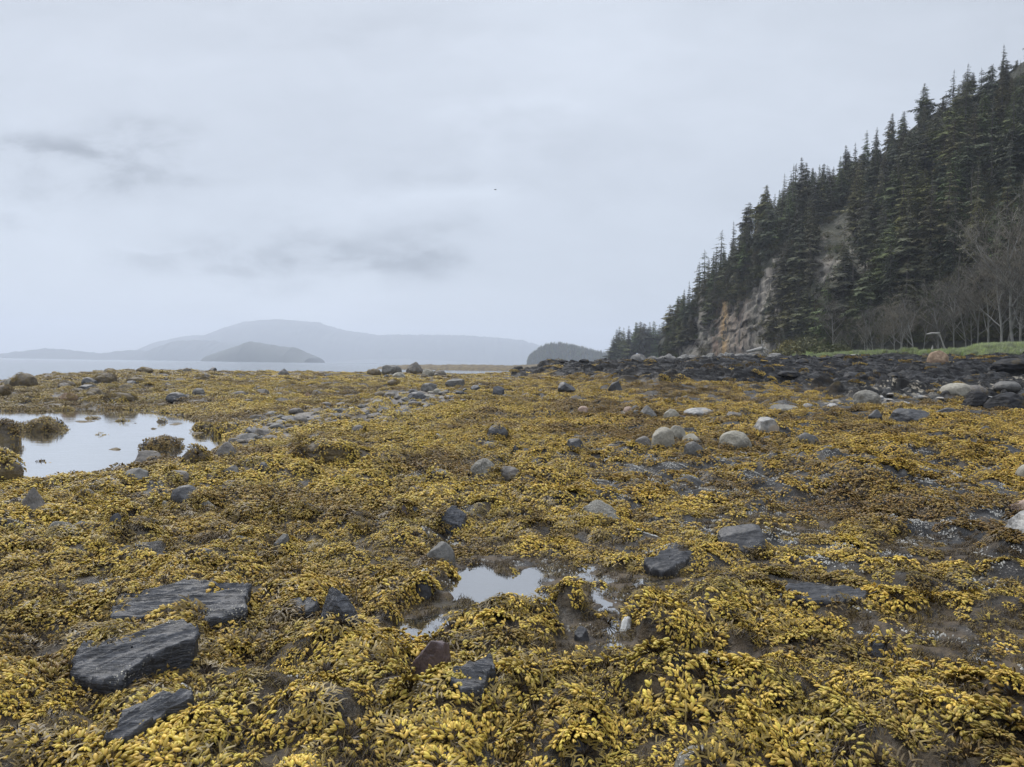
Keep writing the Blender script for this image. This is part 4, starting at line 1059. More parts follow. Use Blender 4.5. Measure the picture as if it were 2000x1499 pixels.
ROCKS = [
 # around and beyond the tide pool
 ((31, 819, 128, 857), 'block', 'brown', .9, 'big flat-topped weedy boulder standing in the tide pool with its reflection below'),
 ((-40, 824, 35, 880), 'round', 'brown', .7, 'brown boulder in the pool cut by the left edge, upper of the two'),
 ((-50, 888, 40, 946), 'round', 'brown', .6, 'brown boulder on the near shore of the pool, cut by the left edge'),
 ((280, 857, 350, 890), 'dome', 'brown', 1.0, 'weed-capped dome rock on the right shore of the tide pool'),
 ((264, 880, 322, 906), 'flat', 'mid', .1, 'sloping bare brown rock in front of the weed-capped dome by the pool'),
 ((379, 828, 416, 853), 'dome', 'brown', 1.0, 'weedy lump at the far right corner of the tide pool, left of two'),
 ((416, 831, 470, 852), 'dome', 'brown', 1.0, 'weedy lump at the far right corner of the tide pool, right of two'),
 ((419, 863, 466, 896), 'pyramid', 'mid', .15, 'peaked brown rock just right of the pool\'s near end'),
 ((356, 876, 402, 906), 'dome', 'brown', .8, 'weedy brown rock between the dome and the peaked rock by the pool'),
 ((56, 906, 108, 921), 'flat', 'brown', .3, 'low brown islet of rock in the near part of the tide pool'),
 ((227, 819, 255, 830), 'flat', 'brown', .8, 'small yellow weedy islet near the far shore of the pool'),
 ((305, 819, 329, 836), 'angular', 'brown', .3, 'dark pointed islet at the far shore of the pool'),
 ((160, 818, 196, 826), 'flat', 'brown', .8, 'thin weedy islet at the far shore, left of the yellow one'),
 ((185, 850, 209, 859), 'flat', 'brown', .2, 'small brown stone awash in the middle of the pool'),
 ((170, 845, 188, 851), 'flat', 'brown', 0, 'tiny dark stone awash left of the middle of the pool'),
 ((176, 872, 196, 879), 'flat', 'brown', 0, 'tiny dark stone awash in the nearer half of the pool'),
 ((330, 841, 337, 849), 'round', 'dark', 0, 'single round dark pebble poking from the pool'),
 ((259, 826, 270, 834), 'round', 'brown', 0, 'grey pebble poking from the pool beside the yellow islet'),
 ((429, 909, 477, 934), 'angular', 'grey', 0, 'angular grey rock with barnacle dots right of the pool, among weed'),
 ((240, 914, 292, 943), 'round', 'grey', 0, 'rounded mottled grey rock beside the flat slate below the pool'),
 ((175, 934, 243, 949), 'flat', 'slate', 0, 'flat slate slab lying left of the mottled grey rock below the pool'),
 ((187, 926, 216, 937), 'flat', 'dark', 0, 'dark flat stone just behind the flat slate slab below the pool'),
 ((325, 918, 372, 938), 'round', 'mid', .2, 'brownish rounded rock between the mottled and the angular grey rocks'),
 ((35, 952, 95, 1012), 'pyramid', 'mid', 0, 'brown-grey pyramid-shaped rock at the left among the weed'),
 ((148, 955, 188, 978), 'dome', 'mid', .5, 'low brown rock right of the pyramid-shaped one, half under weed'),
 ((336, 948, 394, 980), 'round', 'dark', 0, 'smooth dark grey dome rock with a barnacle line along its foot'),
 ((384, 979, 426, 998), 'flat', 'barn', .1, 'barnacle-crusted flat rock below the smooth dark dome'),
 ((213, 1003, 243, 1034), 'round', 'dark', .2, 'dark upright stone half hidden in weed, left field'),
 ((141, 1018, 196, 1041), 'flat', 'slate', 0, 'blue-grey slate piece with white barnacle patches, left field'),
 ((98, 1018, 150, 1045), 'flat', 'barn', 0, 'pale barnacle mound left of the blue-grey slate'),
 ((310, 978, 346, 996), 'flat', 'barn', .2, 'low pale barnacled stone left of the crusted flat rock'),
 ((453, 1046, 497, 1065), 'flat', 'barn', 0, 'white-speckled low rock in the weed left of centre'),
 ((366, 1072, 414, 1094), 'flat', 'grey', .3, 'low grey rock half buried in yellow weed, left of centre'),
 ((4, 1050, 32, 1066), 'flat', 'grey', .1, 'small flat grey stone near the left edge below the pyramid rock'),
 # the far left flat
 ((22, 729, 70, 758), 'round', 'brown', .1, 'largest brown boulder at the far left shoreline'),
 ((10, 740, 25, 756), 'round', 'tan', 0, 'pale stone against the largest far left boulder'),
 ((-12, 752, 20, 775), 'round', 'brown', .4, 'brown boulder below the pale stone at the far left edge'),
 ((159, 737, 185, 752), 'round', 'dark', 0, 'dark blue-grey boulder beyond the pool at far left'),
 ((187, 728, 229, 751), 'dome', 'brown', .4, 'brown mound right of the dark blue-grey boulder beyond the pool'),
 ((152, 751, 192, 762), 'flat', 'dark', 0, 'flat-topped dark slab in front of the dark blue-grey boulder'),
 ((114, 743, 145, 758), 'round', 'brown', .2, 'brown stone left of the flat-topped dark slab, far left'),
 ((117, 767, 150, 783), 'round', 'reddish', .1, 'reddish brown stone beyond the pool'),
 ((204, 766, 264, 788), 'dome', 'brown', .7, 'long low boulder capped with weed beyond the pool'),
 ((325, 766, 365, 785), 'round', 'dark', 0, 'smooth dark boulder on the yellow flat beyond the pool'),
 ((376, 758, 399, 770), 'round', 'grey', 0, 'small pale grey stone up right of the smooth dark boulder'),
 ((267, 717, 297, 728), 'dome', 'brown', .2, 'highest brown hump on the left skyline of the flat'),
 ((376, 729, 412, 744), 'pyramid', 'brown', .3, 'peaked brown boulder near the shoreline left of centre'),
 ((250, 737, 282, 747), 'dome', 'brown', .2, 'low brown stone right of the mound at the left shoreline'),
 # the shoreline near the middle
 ((745, 713, 784, 734), 'round', 'grey', 0, 'big pale rounded boulder on the shoreline left of the pointed one'),
 ((793, 707, 827, 731), 'pyramid', 'mid', 0, 'pointed brown-grey boulder, tallest on the middle shoreline'),
 ((823, 720, 848, 736), 'angular', 'tan', 0, 'pale tan boulder right beside the pointed one on the shoreline'),
 ((849, 723, 872, 736), 'round', 'mid', .2, 'brown boulder at the right end of the shoreline group'),
 ((718, 720, 744, 734), 'round', 'brown', .1, 'brown boulder touching the left of the big pale one on the shoreline'),
 ((543, 720, 565, 734), 'pyramid', 'grey', 0, 'lone grey peaked stone on the shoreline under the dark island'),
 ((767, 727, 792, 738), 'flat', 'tan', 0, 'low pale stone in front of the shoreline group'),
 ((822, 748, 853, 767), 'round', 'grey', 0, 'rounded pale grey boulder below the shoreline group'),
 ((846, 759, 861, 769), 'round', 'tan', 0, 'small pale stone touching the rounded pale grey boulder'),
 ((796, 765, 833, 783), 'round', 'slate', 0, 'dark blue boulder with a pale ring of stones, centre background'),
 ((870, 740, 908, 757), 'flat', 'grey', 0, 'wide low grey boulder right of the shoreline group'),
 ((756, 741, 782, 755), 'round', 'brown', .6, 'small weedy boulder left of the rounded pale grey one'),
 ((919, 752, 940, 765), 'angular', 'slate', 0, 'slate lump in orange weed, left of two in centre background'),
 ((962, 754, 985, 773), 'angular', 'slate', 0, 'slate lump in orange weed, right of two in centre background'),
 ((500, 760, 528, 772), 'flat', 'mid', 0, 'brown flat stone on the yellow flat left of centre background'),
 ((595, 766, 608, 775), 'pyramid', 'reddish', 0, 'tiny reddish peaked stone on the yellow flat'),
 ((546, 812, 585, 827), 'flat', 'dark', 0, 'dark flat stone at the left end of the cobble band'),
 ((797, 783, 822, 792), 'flat', 'dark', 0, 'black flat stone in the cobbles under the dark blue boulder'),
 ((738, 821, 762, 828), 'flat', 'slate', 0, 'thin slate flake below the middle of the cobble band'),
 ((687, 830, 716, 846), 'round', 'mid', .3, 'greyish stone in weed below the cobble band'),
 # the middle of the field
 ((575, 859, 692, 906), 'dome', 'brown', .8, 'large boulder buried under weed in the middle of the flat'),
 ((503, 903, 527, 923), 'round', 'dark', .1, 'small black mussel-covered rock left of the large weed-buried boulder'),
 ((837, 915, 880, 938), 'dome', 'barn', .1, 'round barnacled rock in the centre of the field'),
 ((919, 895, 972, 934), 'dome', 'barn', .1, 'grey-green barnacled dome right of the round barnacled rock'),
 ((968, 911, 1016, 937), 'dome', 'mid', .3, 'brown rounded rock right of the grey-green dome, centre'),
 ((583, 982, 612, 1004), 'pyramid', 'grey', .1, 'small grey peaked rock in weed below the large buried boulder'),
 ((571, 1020, 597, 1037), 'flat', 'tan', 0, 'small pale smooth stone left of centre in the near field'),
 ((662, 927, 678, 941), 'round', 'grey', 0, 'small grey round stone under the large buried boulder'),
 ((534, 1044, 570, 1080), 'flat', 'grey', .3, 'grey slab tilted under a big yellow weed clump left of centre'),
 ((845, 988, 912, 1040), 'angular', 'slate', .12, 'jagged dark slate rock above the round grey rock, centre'),
 ((832, 1059, 889, 1106), 'round', 'grey', 0, 'rounded grey rock below the jagged slate, centre'),
 ((775, 985, 802, 1010), 'angular', 'purple', .2, 'reddish edge of rock left of the jagged slate'),
 ((798, 990, 822, 1010), 'angular', 'slate', .2, 'small slate chip between the reddish edge and the jagged slate'),
 ((951, 830, 992, 857), 'dome', 'dark', .3, 'black mussel-covered hump in the middle distance'),
 ((946, 862, 968, 873), 'flat', 'pale', 0, 'white flat stone below the black mussel hump'),
 ((843, 847, 862, 858), 'flat', 'pale', 0, 'small whitish stone left of the black mussel hump'),
 ((1127, 793, 1149, 808), 'round', 'pink', 0, 'lone pinkish stone in the middle distance'),
 ((1128, 978, 1212, 1020), 'angular', 'barn', .05, 'pale trapezoid rock thick with barnacles right of centre'),
 ((1399, 1024, 1493, 1084), 'block', 'dark', .1, 'big smooth dark rock with a groove across its top and weed behind'),
 ((1107, 856, 1142, 882), 'block', 'dark', 0, 'square dark grey rock standing alone right of centre'),
 ((1089, 746, 1124, 765), 'angular', 'dark', .1, 'dark boulder in orange weed near the ledge, left of two'),
 ((1187, 744, 1216, 766), 'angular', 'dark', .3, 'dark weedy boulder in orange weed near the ledge, right of two'),
 ((1000, 870, 1015, 885), 'flat', 'dark', 0, 'small slate stone left of the square dark grey rock'),
 # dry boulders
 ((1268, 834, 1316, 878), 'block', 'tan', 0, 'tall square tan boulder, tallest of the dry group in mid right'),
 ((1305, 831, 1339, 859), 'round', 'tan', 0, 'rounded tan boulder behind the tall square one'),
 ((1239, 852, 1272, 874), 'round', 'mid', 0, 'rounded dark-bottomed stone left of the tall square tan boulder'),
 ((1331, 847, 1369, 862), 'flat', 'tan', 0, 'flat tan stone right of the tall square boulder'),
 ((1337, 862, 1375, 890), 'round', 'grey', 0, 'rounded grey stone in front of the flat tan one'),
 ((1405, 841, 1467, 879), 'round', 'tan', 0, 'large tan dome boulder, roundest of the dry ones'),
 ((1470, 814, 1521, 849), 'angular', 'pale', 0, 'white veined angular boulder behind the large tan dome'),
 ((1217, 794, 1237, 808), 'round', 'pink', 0, 'pinkish round stone in the row of dry boulders'),
 ((1233, 792, 1250, 802), 'round', 'grey', 0, 'grey stone behind the pinkish one in the row'),
 ((1243, 792, 1283, 815), 'pyramid', 'grey', 0, 'grey peaked boulder in the row of dry boulders'),
 ((1202, 804, 1233, 813), 'flat', 'tan', 0, 'low tan stone at the left end of the row of dry boulders'),
 ((1235, 801, 1250, 813), 'round', 'grey', 0, 'small grey stone squeezed before the peaked boulder'),
 ((1296, 799, 1328, 819), 'round', 'tan', 0, 'lone tan round boulder between the peaked and the long pale one'),
 ((1335, 796, 1396, 815), 'dome', 'pale', 0, 'long pale boulder in the row, widest of them'),
 ((1417, 804, 1448, 815), 'flat', 'mid', 0, 'low grey stone right of the long pale boulder'),
 ((1556, 845, 1590, 867), 'oval', 'grey', 0, 'smooth round grey boulder, left of the touching pair'),
 ((1568, 850, 1598, 867), 'oval', 'dark', 0, 'smooth darker round boulder, right of the touching pair'),
 ((1737, 798, 1813, 825), 'angular', 'dark', 0, 'broad black boulder in orange weed at right'),
 ((1696, 800, 1722, 822), 'angular', 'dark', .1, 'smaller black boulder left of the broad black one'),
 ((1831, 796, 1878, 809), 'flat', 'dark', 0, 'low black rock right of the broad black boulder'),
 ((1916, 832, 1935, 843), 'round', 'dark', 0, 'small dark stone in weed at the right'),
 ((1837, 748, 1902, 770), 'oval', 'tan', 0, 'large pale oval boulder before the ledge at right'),
 ((1884, 752, 1926, 770), 'oval', 'mid', 0, 'brownish oval boulder leaning on the pale oval one'),
 ((1944, 745, 1992, 765), 'oval', 'grey', 0, 'pale oval boulder nearest the right edge before the ledge'),
 ((1985, 906, 2030, 940), 'oval', 'tan', 0, 'smooth pale boulder cut by the right edge, middle height'),
 ((1954, 998, 2120, 1084), 'angular', 'pale', 0, 'big grey and white rock cut by the right edge'),
 ((1968, 970, 2060, 1004), 'angular', 'pink', 0, 'tan cap of rock on top of the big grey and white rock at right edge'),
 ((1940, 699, 2040, 730), 'dome', 'ledge', 0, 'broad dark dome of rock on the ledge at the right edge'),
 ((1812, 685, 1852, 709), 'round', 'reddish', 0, 'reddish brown boulder sitting in the grass at right'),
 # foreground
 ((628, 1147, 709, 1222), 'angular', 'slate', 0, 'pointed dark slate rock standing left of the puddle'),
 ((548, 1170, 622, 1204), 'flat', 'slate', 0, 'low slate rock with white barnacles left of the pointed one'),
 ((807, 1244, 886, 1324), 'block', 'purple', .12, 'purple-brown rock with barnacles on its foot, centre foreground'),
 ((810, 1134, 843, 1166), 'round', 'dark', .1, 'small dark round rock at the left shore of the puddle'),
 ((1118, 1378, 1162, 1404), 'dome', 'mid', .5, 'greenish round rock peeping from weed, lower middle'),
 ((1114, 1452, 1152, 1478), 'flat', 'slate', 0, 'ribbed blue-grey slate disc at the bottom middle'),
 ((1310, 1462, 1425, 1550), 'round', 'barn', .4, 'grey barnacled rock half under weed at the bottom edge, right of centre'),
 ((1212, 1208, 1234, 1224), 'angular', 'shell', 0, 'bright white barnacle lump on the wet mud by the puddle'),
 ((1502, 1360, 1546, 1380), 'flat', 'slate', 0, 'slate sliver under weed, lower right'),
 ((1958, 1330, 1976, 1348), 'pyramid', 'pale', 0, 'small grey-white stone on the brown mat at lower right'),
 ((1410, 1190, 1432, 1205), 'flat', 'dark', 0, 'small dark stone at the edge of a weed clump right of the puddle'),
 ((960, 1170, 1010, 1195), 'flat', 'barn', .5, 'barnacle-crusted stone in the clump right below the puddle'),
 ((375, 1405, 430, 1432), 'flat', 'slate', .1, 'small slate piece with white barnacles at lower left'),
 ((1690, 1255, 1740, 1275), 'flat', 'dark', .1, 'dark wet stone in the brown mat right of the big clump'),
 ((1120, 1228, 1150, 1246), 'flat', 'dark', 0, 'dark flat stone in the wet mud below the puddle'),
]
for r_ in ROCKS: rock(*r_)

for k, (a, b, w_) in enumerate([(162, 824, 40), (345, 829, 34), (388, 846, 30), (352, 858, 22), (226, 878, 30), (88, 826, 34), (300, 838, 16)]):
    h_ = w_ * .30
    p_ = on_plane(a, b, ZP); g_ = p_[1] / F_PX; V = rock_verts(700 + k, 'angular', 4) * np.array([w_ * g_ / 2, w_ * g_ * (.4 + .25 * (k % 3)), .05])
    o = meshobj('rock', V, ICO[4][1], RM['brown']); o.location = (p_[0], p_[1], ZP - .018)
    tag(o, 'small weed-brown stone barely breaking the surface of the tide pool', 'rock', 'stones awash in the tide pool')
# slabs lying tilted in the foreground
def slab(outline, slope, mt, label, lift=.05, thick=.10, lam=(1, -.35), seed=1, cat='slate slab'):
    o_ = np.array(outline, float); base = o_[np.argmax(o_[:, 1])]
    g = hit(base[0], base[1], lift); z0 = g[2] + lift
    n = np.array([-slope[0], -slope[1], 1.0]); P = []
    for a, b in o_:
        d = ray(a, b); t = ((g[0] * n[0] + g[1] * n[1] + z0) - EYE * n[2]) / (d @ n); P.append(np.array([0, 0, EYE]) + d * t)
    P = np.array(P); c = P.mean(0); nb = 220; per = []
    L_ = np.linalg.norm(np.roll(P, -1, 0) - P, axis=1); cum = np.concatenate([[0], np.cumsum(L_)])
    for q in np.linspace(0, cum[-1], nb, endpoint=False):
        i = np.searchsorted(cum, q, 'right') - 1; f = (q - cum[i]) / L_[i]; per.append(P[i] * (1 - f) + P[(i + 1) % len(P)] * f)
    per = np.array(per); wob = .035 * fbm3(per * 9, seed, 4); per[:, :2] += (per - c)[:, :2] / (np.linalg.norm((per - c)[:, :2], axis=1, keepdims=True) + 1e-6) * wob[:, None]
    rows_ = []; ts = np.concatenate([np.linspace(.02, .97, 46), [.985, 1.0]])
    ld = np.array([lam[0], lam[1]]); ld = ld / np.linalg.norm(ld); pd = np.array([-ld[1], ld[0]])
    for t in ts:
        v = c + (per - c) * t; a = v[:, 0] * ld[0] + v[:, 1] * ld[1]; b = v[:, 0] * pd[0] + v[:, 1] * pd[1]
        bb = b / .055 + .9 * fbm2(a / .35, b / .2, seed, 3)
        st = np.floor(bb); fr = bb - st
        hh = .013 * (fr ** 3) * (1 + _h(st.astype(np.int64), np.zeros(len(st), np.int64), 0, seed)) + .022 * fbm2(a / .30, b / .10, seed + 1, 4) + .004 * fbm2(a / .08, b / .012, seed + 2, 2)
        v[:, 2] += hh - (.012 * max(0, (t - .95) / .05) ** 2); rows_.append(v)
    edge = rows_[-1]
    for k, (dz, sh) in enumerate([(.012, 1.005), (.03, 1.0), (.05, .985), (.075, .98), (thick, .94)]):
        v = c + (edge - c) * sh; v[:, 2] = edge[:, 2] - dz; v[:, :2] += (.008 * fbm2(np.arange(nb) * .15, np.full(nb, k * 2.), seed + 7, 2))[:, None] * 1.0; rows_.append(v)
    V = np.concatenate(rows_); org = np.array([c[0], c[1], g[2]])
    o = meshobj('slate_slab', V - org, gridfaces(len(rows_), nb, True)[:, ::-1], RM[mt]); o.location = org
    bm = bmesh.new(); bm.from_mesh(o.data); bmesh.ops.recalc_face_normals(bm, faces=bm.faces); bm.to_mesh(o.data); bm.free()
    tag(o, label, cat); FOOTP.append(per[:, :2] * .98 + c[:2] * .02); return o
FOOTP = []
slab([(213, 1178), (225, 1166), (300, 1152), (360, 1135), (395, 1136), (430, 1146), (488, 1141), (482, 1188), (440, 1200), (395, 1212), (300, 1206), (215, 1206)], (.03, .30), 'slate', 'longest dark slate slab lying across the weed, uppermost of three at lower left', .04, .2, (1, .12), 3)
slab([(142, 1277), (165, 1258), (215, 1253), (290, 1228), (350, 1212), (383, 1224), (375, 1250), (330, 1265), (258, 1308), (238, 1330), (190, 1330), (140, 1312)], (.12, .30), 'slate', 'middle slate slab with pale cracks, pointing left with a blunt end, lower left', .045, .2, (1, .5), 5)
slab([(200, 1455), (235, 1425), (240, 1388), (275, 1368), (330, 1355), (382, 1345), (375, 1362), (330, 1385), (290, 1420), (250, 1448)], (.22, .25), 'slate', 'lowest slate slab, a dark wedge rising to the right at lower left', .04, .2, (1, .9), 7)
slab([(1258, 1098), (1290, 1085), (1315, 1058), (1340, 1072), (1356, 1080), (1330, 1100), (1300, 1116), (1268, 1108)], (0, .15), 'dark', 'flat smooth grey slab partly under weed right of the puddle', .06, .12, (1, .2), 9)
slab([(880, 1328), (882, 1308), (930, 1288), (960, 1284), (972, 1300), (945, 1340), (900, 1346)], (.05, .3), 'slate', 'blue-grey slate slab with a barnacled rim right of the purple rock', .05, .15, (1, -.4), 11)
slab([(1510, 1150), (1560, 1142), (1640, 1146), (1700, 1158), (1680, 1172), (1600, 1176), (1530, 1170)], (0, .05), 'dark', 'flat barnacled bedrock slab at right between weed clumps', .03, .06, (1, .1), 13)

_keep0 = keep
def keep(x, y, mk_, thin):
    k = _keep0(x, y, mk_, thin)
    for P in FOOTP:
        lo = P.min(0) - .1; hi = P.max(0) + .1; j = np.where((x > lo[0]) & (x < hi[0]) & (y > lo[1]) & (y < hi[1]))[0]
        if len(j): k[j] = np.where(sdist(x[j], y[j], P[::6]) < -.025, 0, k[j])
    return k

# cobbles of the grey band, one object each
cprot = []
for i, (st, mt) in enumerate([('round', 'grey'), ('flat', 'grey'), ('round', 'mid'), ('oval', 'tan'), ('angular', 'mid'), ('flat', 'dark'), ('dome', 'brown')]):
    cprot.append(meshobj('cobble', rock_verts(900 + i, st, 4) * np.array([.5, .38, .24]), ICO[4][1], RM[mt], link=False).data)
def put_copy(name, me, x, y, z, s, label, cat, group, sq=(1, 1, 1)):
    o = bpy.data.objects.new(name, me); COL.objects.link(o); o.location = (x, y, z); o.rotation_euler = (random.uniform(-.15, .15), random.uniform(-.15, .15), random.uniform(0, 6.28))
    o.scale = (s * sq[0], s * sq[1], s * sq[2]); tag(o, label, cat, group); return o
lo = COBB.min(0); hi = COBB.max(0); n = 0
cx_ = rng.uniform(lo[0], hi[0], 4000); cy_ = rng.uniform(lo[1], hi[1], 4000); okc = sdist(cx_, cy_, COBB) < .2
cpts = []
for x, y in zip(cx_[okc], cy_[okc]):
    if any((x - a) ** 2 + (y - b) ** 2 < (.013 * y) ** 2 for a, b in cpts): continue
    cpts.append((x, y))
    if len(cpts) >= 170: break
cz = H(np.array([a for a, b in cpts]), np.array([b for a, b in cpts]))
for (x, y), z in zip(cpts, cz):
    put_copy('cobble', random.choice(cprot), x, y, float(z) + .02, random.uniform(.16, .5), 'grey or brown cobble among its like in the pale band of stones across the flat', 'cobble', 'cobbles of the pale stone band')
# weedy stones strewn on the far left flat
n = 0; spts = []
while n < 75:
    px = random.uniform(-20, 950) if random.random() < .8 else random.uniform(-20, 350); r = random.uniform(20, 84) if px > 200 else random.uniform(22, 64)
    a = math.atan((px - 1000) / F_PX); x, y = r * math.sin(a), r * math.cos(a)
    if any((x - c) ** 2 + (y - d) ** 2 < 1.6 for c, d in spts): continue
    z = float(H(x, y))
    if z < -.25: continue
    if float(sdist(np.array([x]), np.array([y]), POOL)[0]) < .5: continue
    spts.append((x, y)); n += 1
    far = r > 55
    put_copy('rock', cprot[random.choice([2, 4, 2, 6, 6, 5])], x, y, z + .05, random.uniform(.25, .85 if not far else 1.3),
             'weathered brown or grey stone strewn with its like over the yellow far left flat' if not far else 'rounded stone strewn with its like along the far edge of the flat', 'rock',
             'stones strewn on the left flat' if not far else 'stones along the far edge of the flat', (1, 1, 1.25))
# blocks of the black ledge and pale boulders under the cliff
lprot = [meshobj('ledge_block', rock_verts(950 + i, s_, 4) * np.array([.5, .42, .2]), ICO[4][1], RM['ledge'], smooth=False, link=False).data for i, s_ in enumerate(['angular', 'flat', 'angular', 'block'])]
n = 0; spts = []
while n < 60:
    px = random.uniform(985, 2060); r = math.sqrt(random.uniform(34 ** 2, 95 ** 2))
    if r < np.interp(px, *LEDR) + 3: continue
    a = math.atan((px - 1000) / F_PX); x, y = r * math.sin(a), r * math.cos(a)
    if any((x - c) ** 2 + (y - d) ** 2 < 2.2 for c, d in spts): continue
    spts.append((x, y)); n += 1; z = float(H(x, y))
    lab = 'black angular block on the dark ledge in front of the grass' if px > 1480 else 'black angular block on the dark ledge in front of the cliff'
    put_copy('ledge_block', random.choice(lprot), x, y, z + .02, random.uniform(.4, 1.5), lab, 'rock', 'blocks ' + lab[21:], (1, 1, random.uniform(.7, 1.3)))
pprot = [meshobj('boulder', rock_verts(970 + i, s_, 4) * np.array([.5, .45, .36]), ICO[4][1], RM['cliffbase'], link=False).data for i, s_ in enumerate(['angular', 'block', 'angular', 'pyramid'])]
n = 0
while n < 110:
    px = random.uniform(1195, 1560); r = random.uniform(100, 235) if px < 1500 else random.uniform(95, 130); r = min(r, float(hp('r0', px)) + 1) if px > 1285 else random.uniform(95, 150)
    a = math.atan((px - 1000) / F_PX); x, y = r * math.sin(a), r * math.cos(a); z = float(H(x, y)); n += 1
    if z < .3: continue
    put_copy('boulder', random.choice(pprot), x, y, z + .1, random.uniform(.8, 2.6) * (.5 + r / 350), 'pale grey angular boulder in the jumble at the foot of the cliff', 'boulder', 'pale boulders at the foot of the cliff')
# pale crusty rocks on the ledge edge
wprot = [meshobj('rock', rock_verts(990 + i, 'angular', 4) * np.array([.5, .3, .16]), ICO[4][1], RM['pale'], link=False).data for i in range(3)]
for k in range(16):
    px, py = random.choice([(random.uniform(1670, 1850), random.uniform(770, 792)), (random.uniform(1790, 2000), random.uniform(764, 782)), (random.uniform(1560, 1720), random.uniform(786, 800))])
    g = hit(px, py, .02)
    put_copy('rock', random.choice(wprot), g[0], g[1], g[2] + .03, random.uniform(.2, .65), 'whitish jagged rock in the pale streak between the black ledge and the orange weed', 'rock', 'whitish rocks in the pale streak')
rock((1500, 790, 1560, 806), 'flat', 'barn', 0, 'pale shale patch left of the whitish streak')
for k, rc in enumerate([(1880, 764, 1940, 800), (1925, 766, 2010, 802), (1668, 762, 1722, 790)]):
    rock(rc, 'angular' if k < 2 else 'dome', 'ledge' if k < 2 else 'barn', 0, ['blue-black slate face under the pale streak, left part', 'blue-black slate face under the pale streak at the right edge', 'barnacled hump at the left end of the pale streak'][k])

# ------------------------------------------------------------------ driftwood, marker, bird
def stump():
    R = random.Random(4); g = hit(1487, 697, 0.0); r = 175.; a = math.atan((1487 - 1000) / F_PX); x, y = r * math.sin(a), r * math.cos(a); z = float(H(x, y))
    mb = MB(); mb.tube([(-3.5, 0, .4), (-1.5, 0, .9), (0, 0, 1.2)], [.25, .35, .5], 8)
    for i in range(16):
        an = R.uniform(0, 6.28); d = np.array([R.uniform(-.1, .5), math.cos(an) * .7, math.sin(an)]); p = np.array([0, 0, 1.2]); pts = [p]
        for k in range(5): d = d + np.array([R.uniform(-.3, .3) for _ in range(3)]); d /= np.linalg.norm(d); pts.append(pts[-1] + d * .48)
        mb.tube(pts, [.17, .13, .10, .08, .05, .02], 5)
    o = mb.build('driftwood_stump', DRIFT, smooth=True); o.location = (x, y, z + .6); tag(o, 'pale driftwood root wad on the boulders at the foot of the cliff', 'driftwood')
stump()
def snag():
    px = 1822; r = 120.; a = math.atan((px - 1000) / F_PX); x, y = r * math.sin(a), r * math.cos(a); z = float(H(x, y)); ztop = EYE + (hor(px) - 652) / F_PX * y
    h = ztop - z; mb = MB()
    mb.tube([(2.1, 0, -.3), (1.3, 0, h * .45), (.75, 0, h * .98)], [.10, .09, .06], 6)
    o = mb.build('leaning_pole', DRIFT, smooth=True); o.location = (x, y, z); tag(o, 'thin leaning bleached stem at the edge of the thicket above the reddish boulder', 'dead stem')
    mb = MB(); mb.tube([(-1.15, 0, h - .12), (-.3, .05, h + .02), (.75, 0, h + .05)], [.07, .17, .12], 6); mb.tube([(.4, 0, h), (.9, 0, h - .5)], [.1, .05], 5)
    o = mb.build('driftwood_snag', DRIFT, smooth=True); o.location = (x, y, z); tag(o, 'short pale broken log caught level in the thicket at right', 'driftwood')
    mb = MB(); mb.tube([(0, 0, -.2), (.1, 0, .9), (.16, 0, 1.2)], [.12, .10, .03], 6)
    g = hit(1817, 690, 0); o = mb.build('driftwood_stick', DRIFT, smooth=True); g = (100 * math.sin(a), 100 * math.cos(a)); o.location = (g[0] - .3, g[1], float(H(g[0], g[1])) + .1); tag(o, 'upright pale stick beside the reddish boulder in the grass', 'driftwood')
snag()
for px, py, ln, an in [(1668, 700, 3.2, .2), (1665, 697, 2.0, -.4), (1985, 690, 2.4, .5), (1640, 704, 1.8, .1)]:
    r = 96.; a = math.atan((px - 1000) / F_PX); x, y = r * math.sin(a), r * math.cos(a); z = float(H(x, y))
    mb = MB(); c, s = math.cos(an), math.sin(an); mb.tube([(-ln / 2 * c, -ln / 2 * s, 0), (0, .1, .08), (ln / 2 * c, ln / 2 * s, .05)], [.12, .14, .08], 7)
    mb.tube([(ln * .2 * c, ln * .2 * s, .05), (ln * .3 * c, ln * .3 * s, .5)], [.05, .02], 5)
    o = mb.build('driftwood_log', DRIFT, smooth=True); o.location = (x, y, z + .35)
    tag(o, {1668: 'pale drift log at the seaward end of the grass', 1665: 'shorter drift log crossing behind the pale one in the grass', 1985: 'pale drift log in the tall grass near the right edge', 1640: 'small drift log at the left tip of the grass strip'}[px], 'driftwood', 'drift logs in the beach grass')
MK, _t, _p = mat('marker_paint'); setp(_t, _p, Base_Color=(.03, .035, .03), Roughness=.6)
e = bpy.data.objects.new('channel_marker', None); COL.objects.link(e)
r = 2000.; a = math.atan((412 - 1000) / F_PX); e.location = (r * math.sin(a), r * math.cos(a), -.4)
mb = MB(); mb.tube([(0, 0, 0), (0, 0, 1), (0, 0, 1.2)], [1.6, 1.5, .3], 12); mb.build('base', MK, e)
mb = MB(); mb.tube([(0, 0, 1), (0, 0, 4.6)], [.35, .25], 8); mb.build('post', MK, e)
mb = MB(); mb.tube([(0, 0, 4.3), (0, 0, 4.35), (0, 0, 5.4), (0, 0, 5.6)], [.1, .8, .6, .1], 8); mb.build('top_mark', MK, e)
tag(e, 'tiny dark channel marker on the water left of the dark island', 'sea marker')
BM_, _t, _p = mat('bird_feathers'); setp(_t, _p, Base_Color=(.05, .045, .04), Roughness=.8)
mb = MB(); d = ray(967, 371); bp = np.array([0, 0, EYE]) + d * 150
mb.tube([(-.28, 0, 0), (-.18, 0, .02), (0, 0, .03), (.16, 0, .03), (.26, 0, .05), (.34, 0, .04)], [.005, .05, .08, .06, .04, .005], 8)
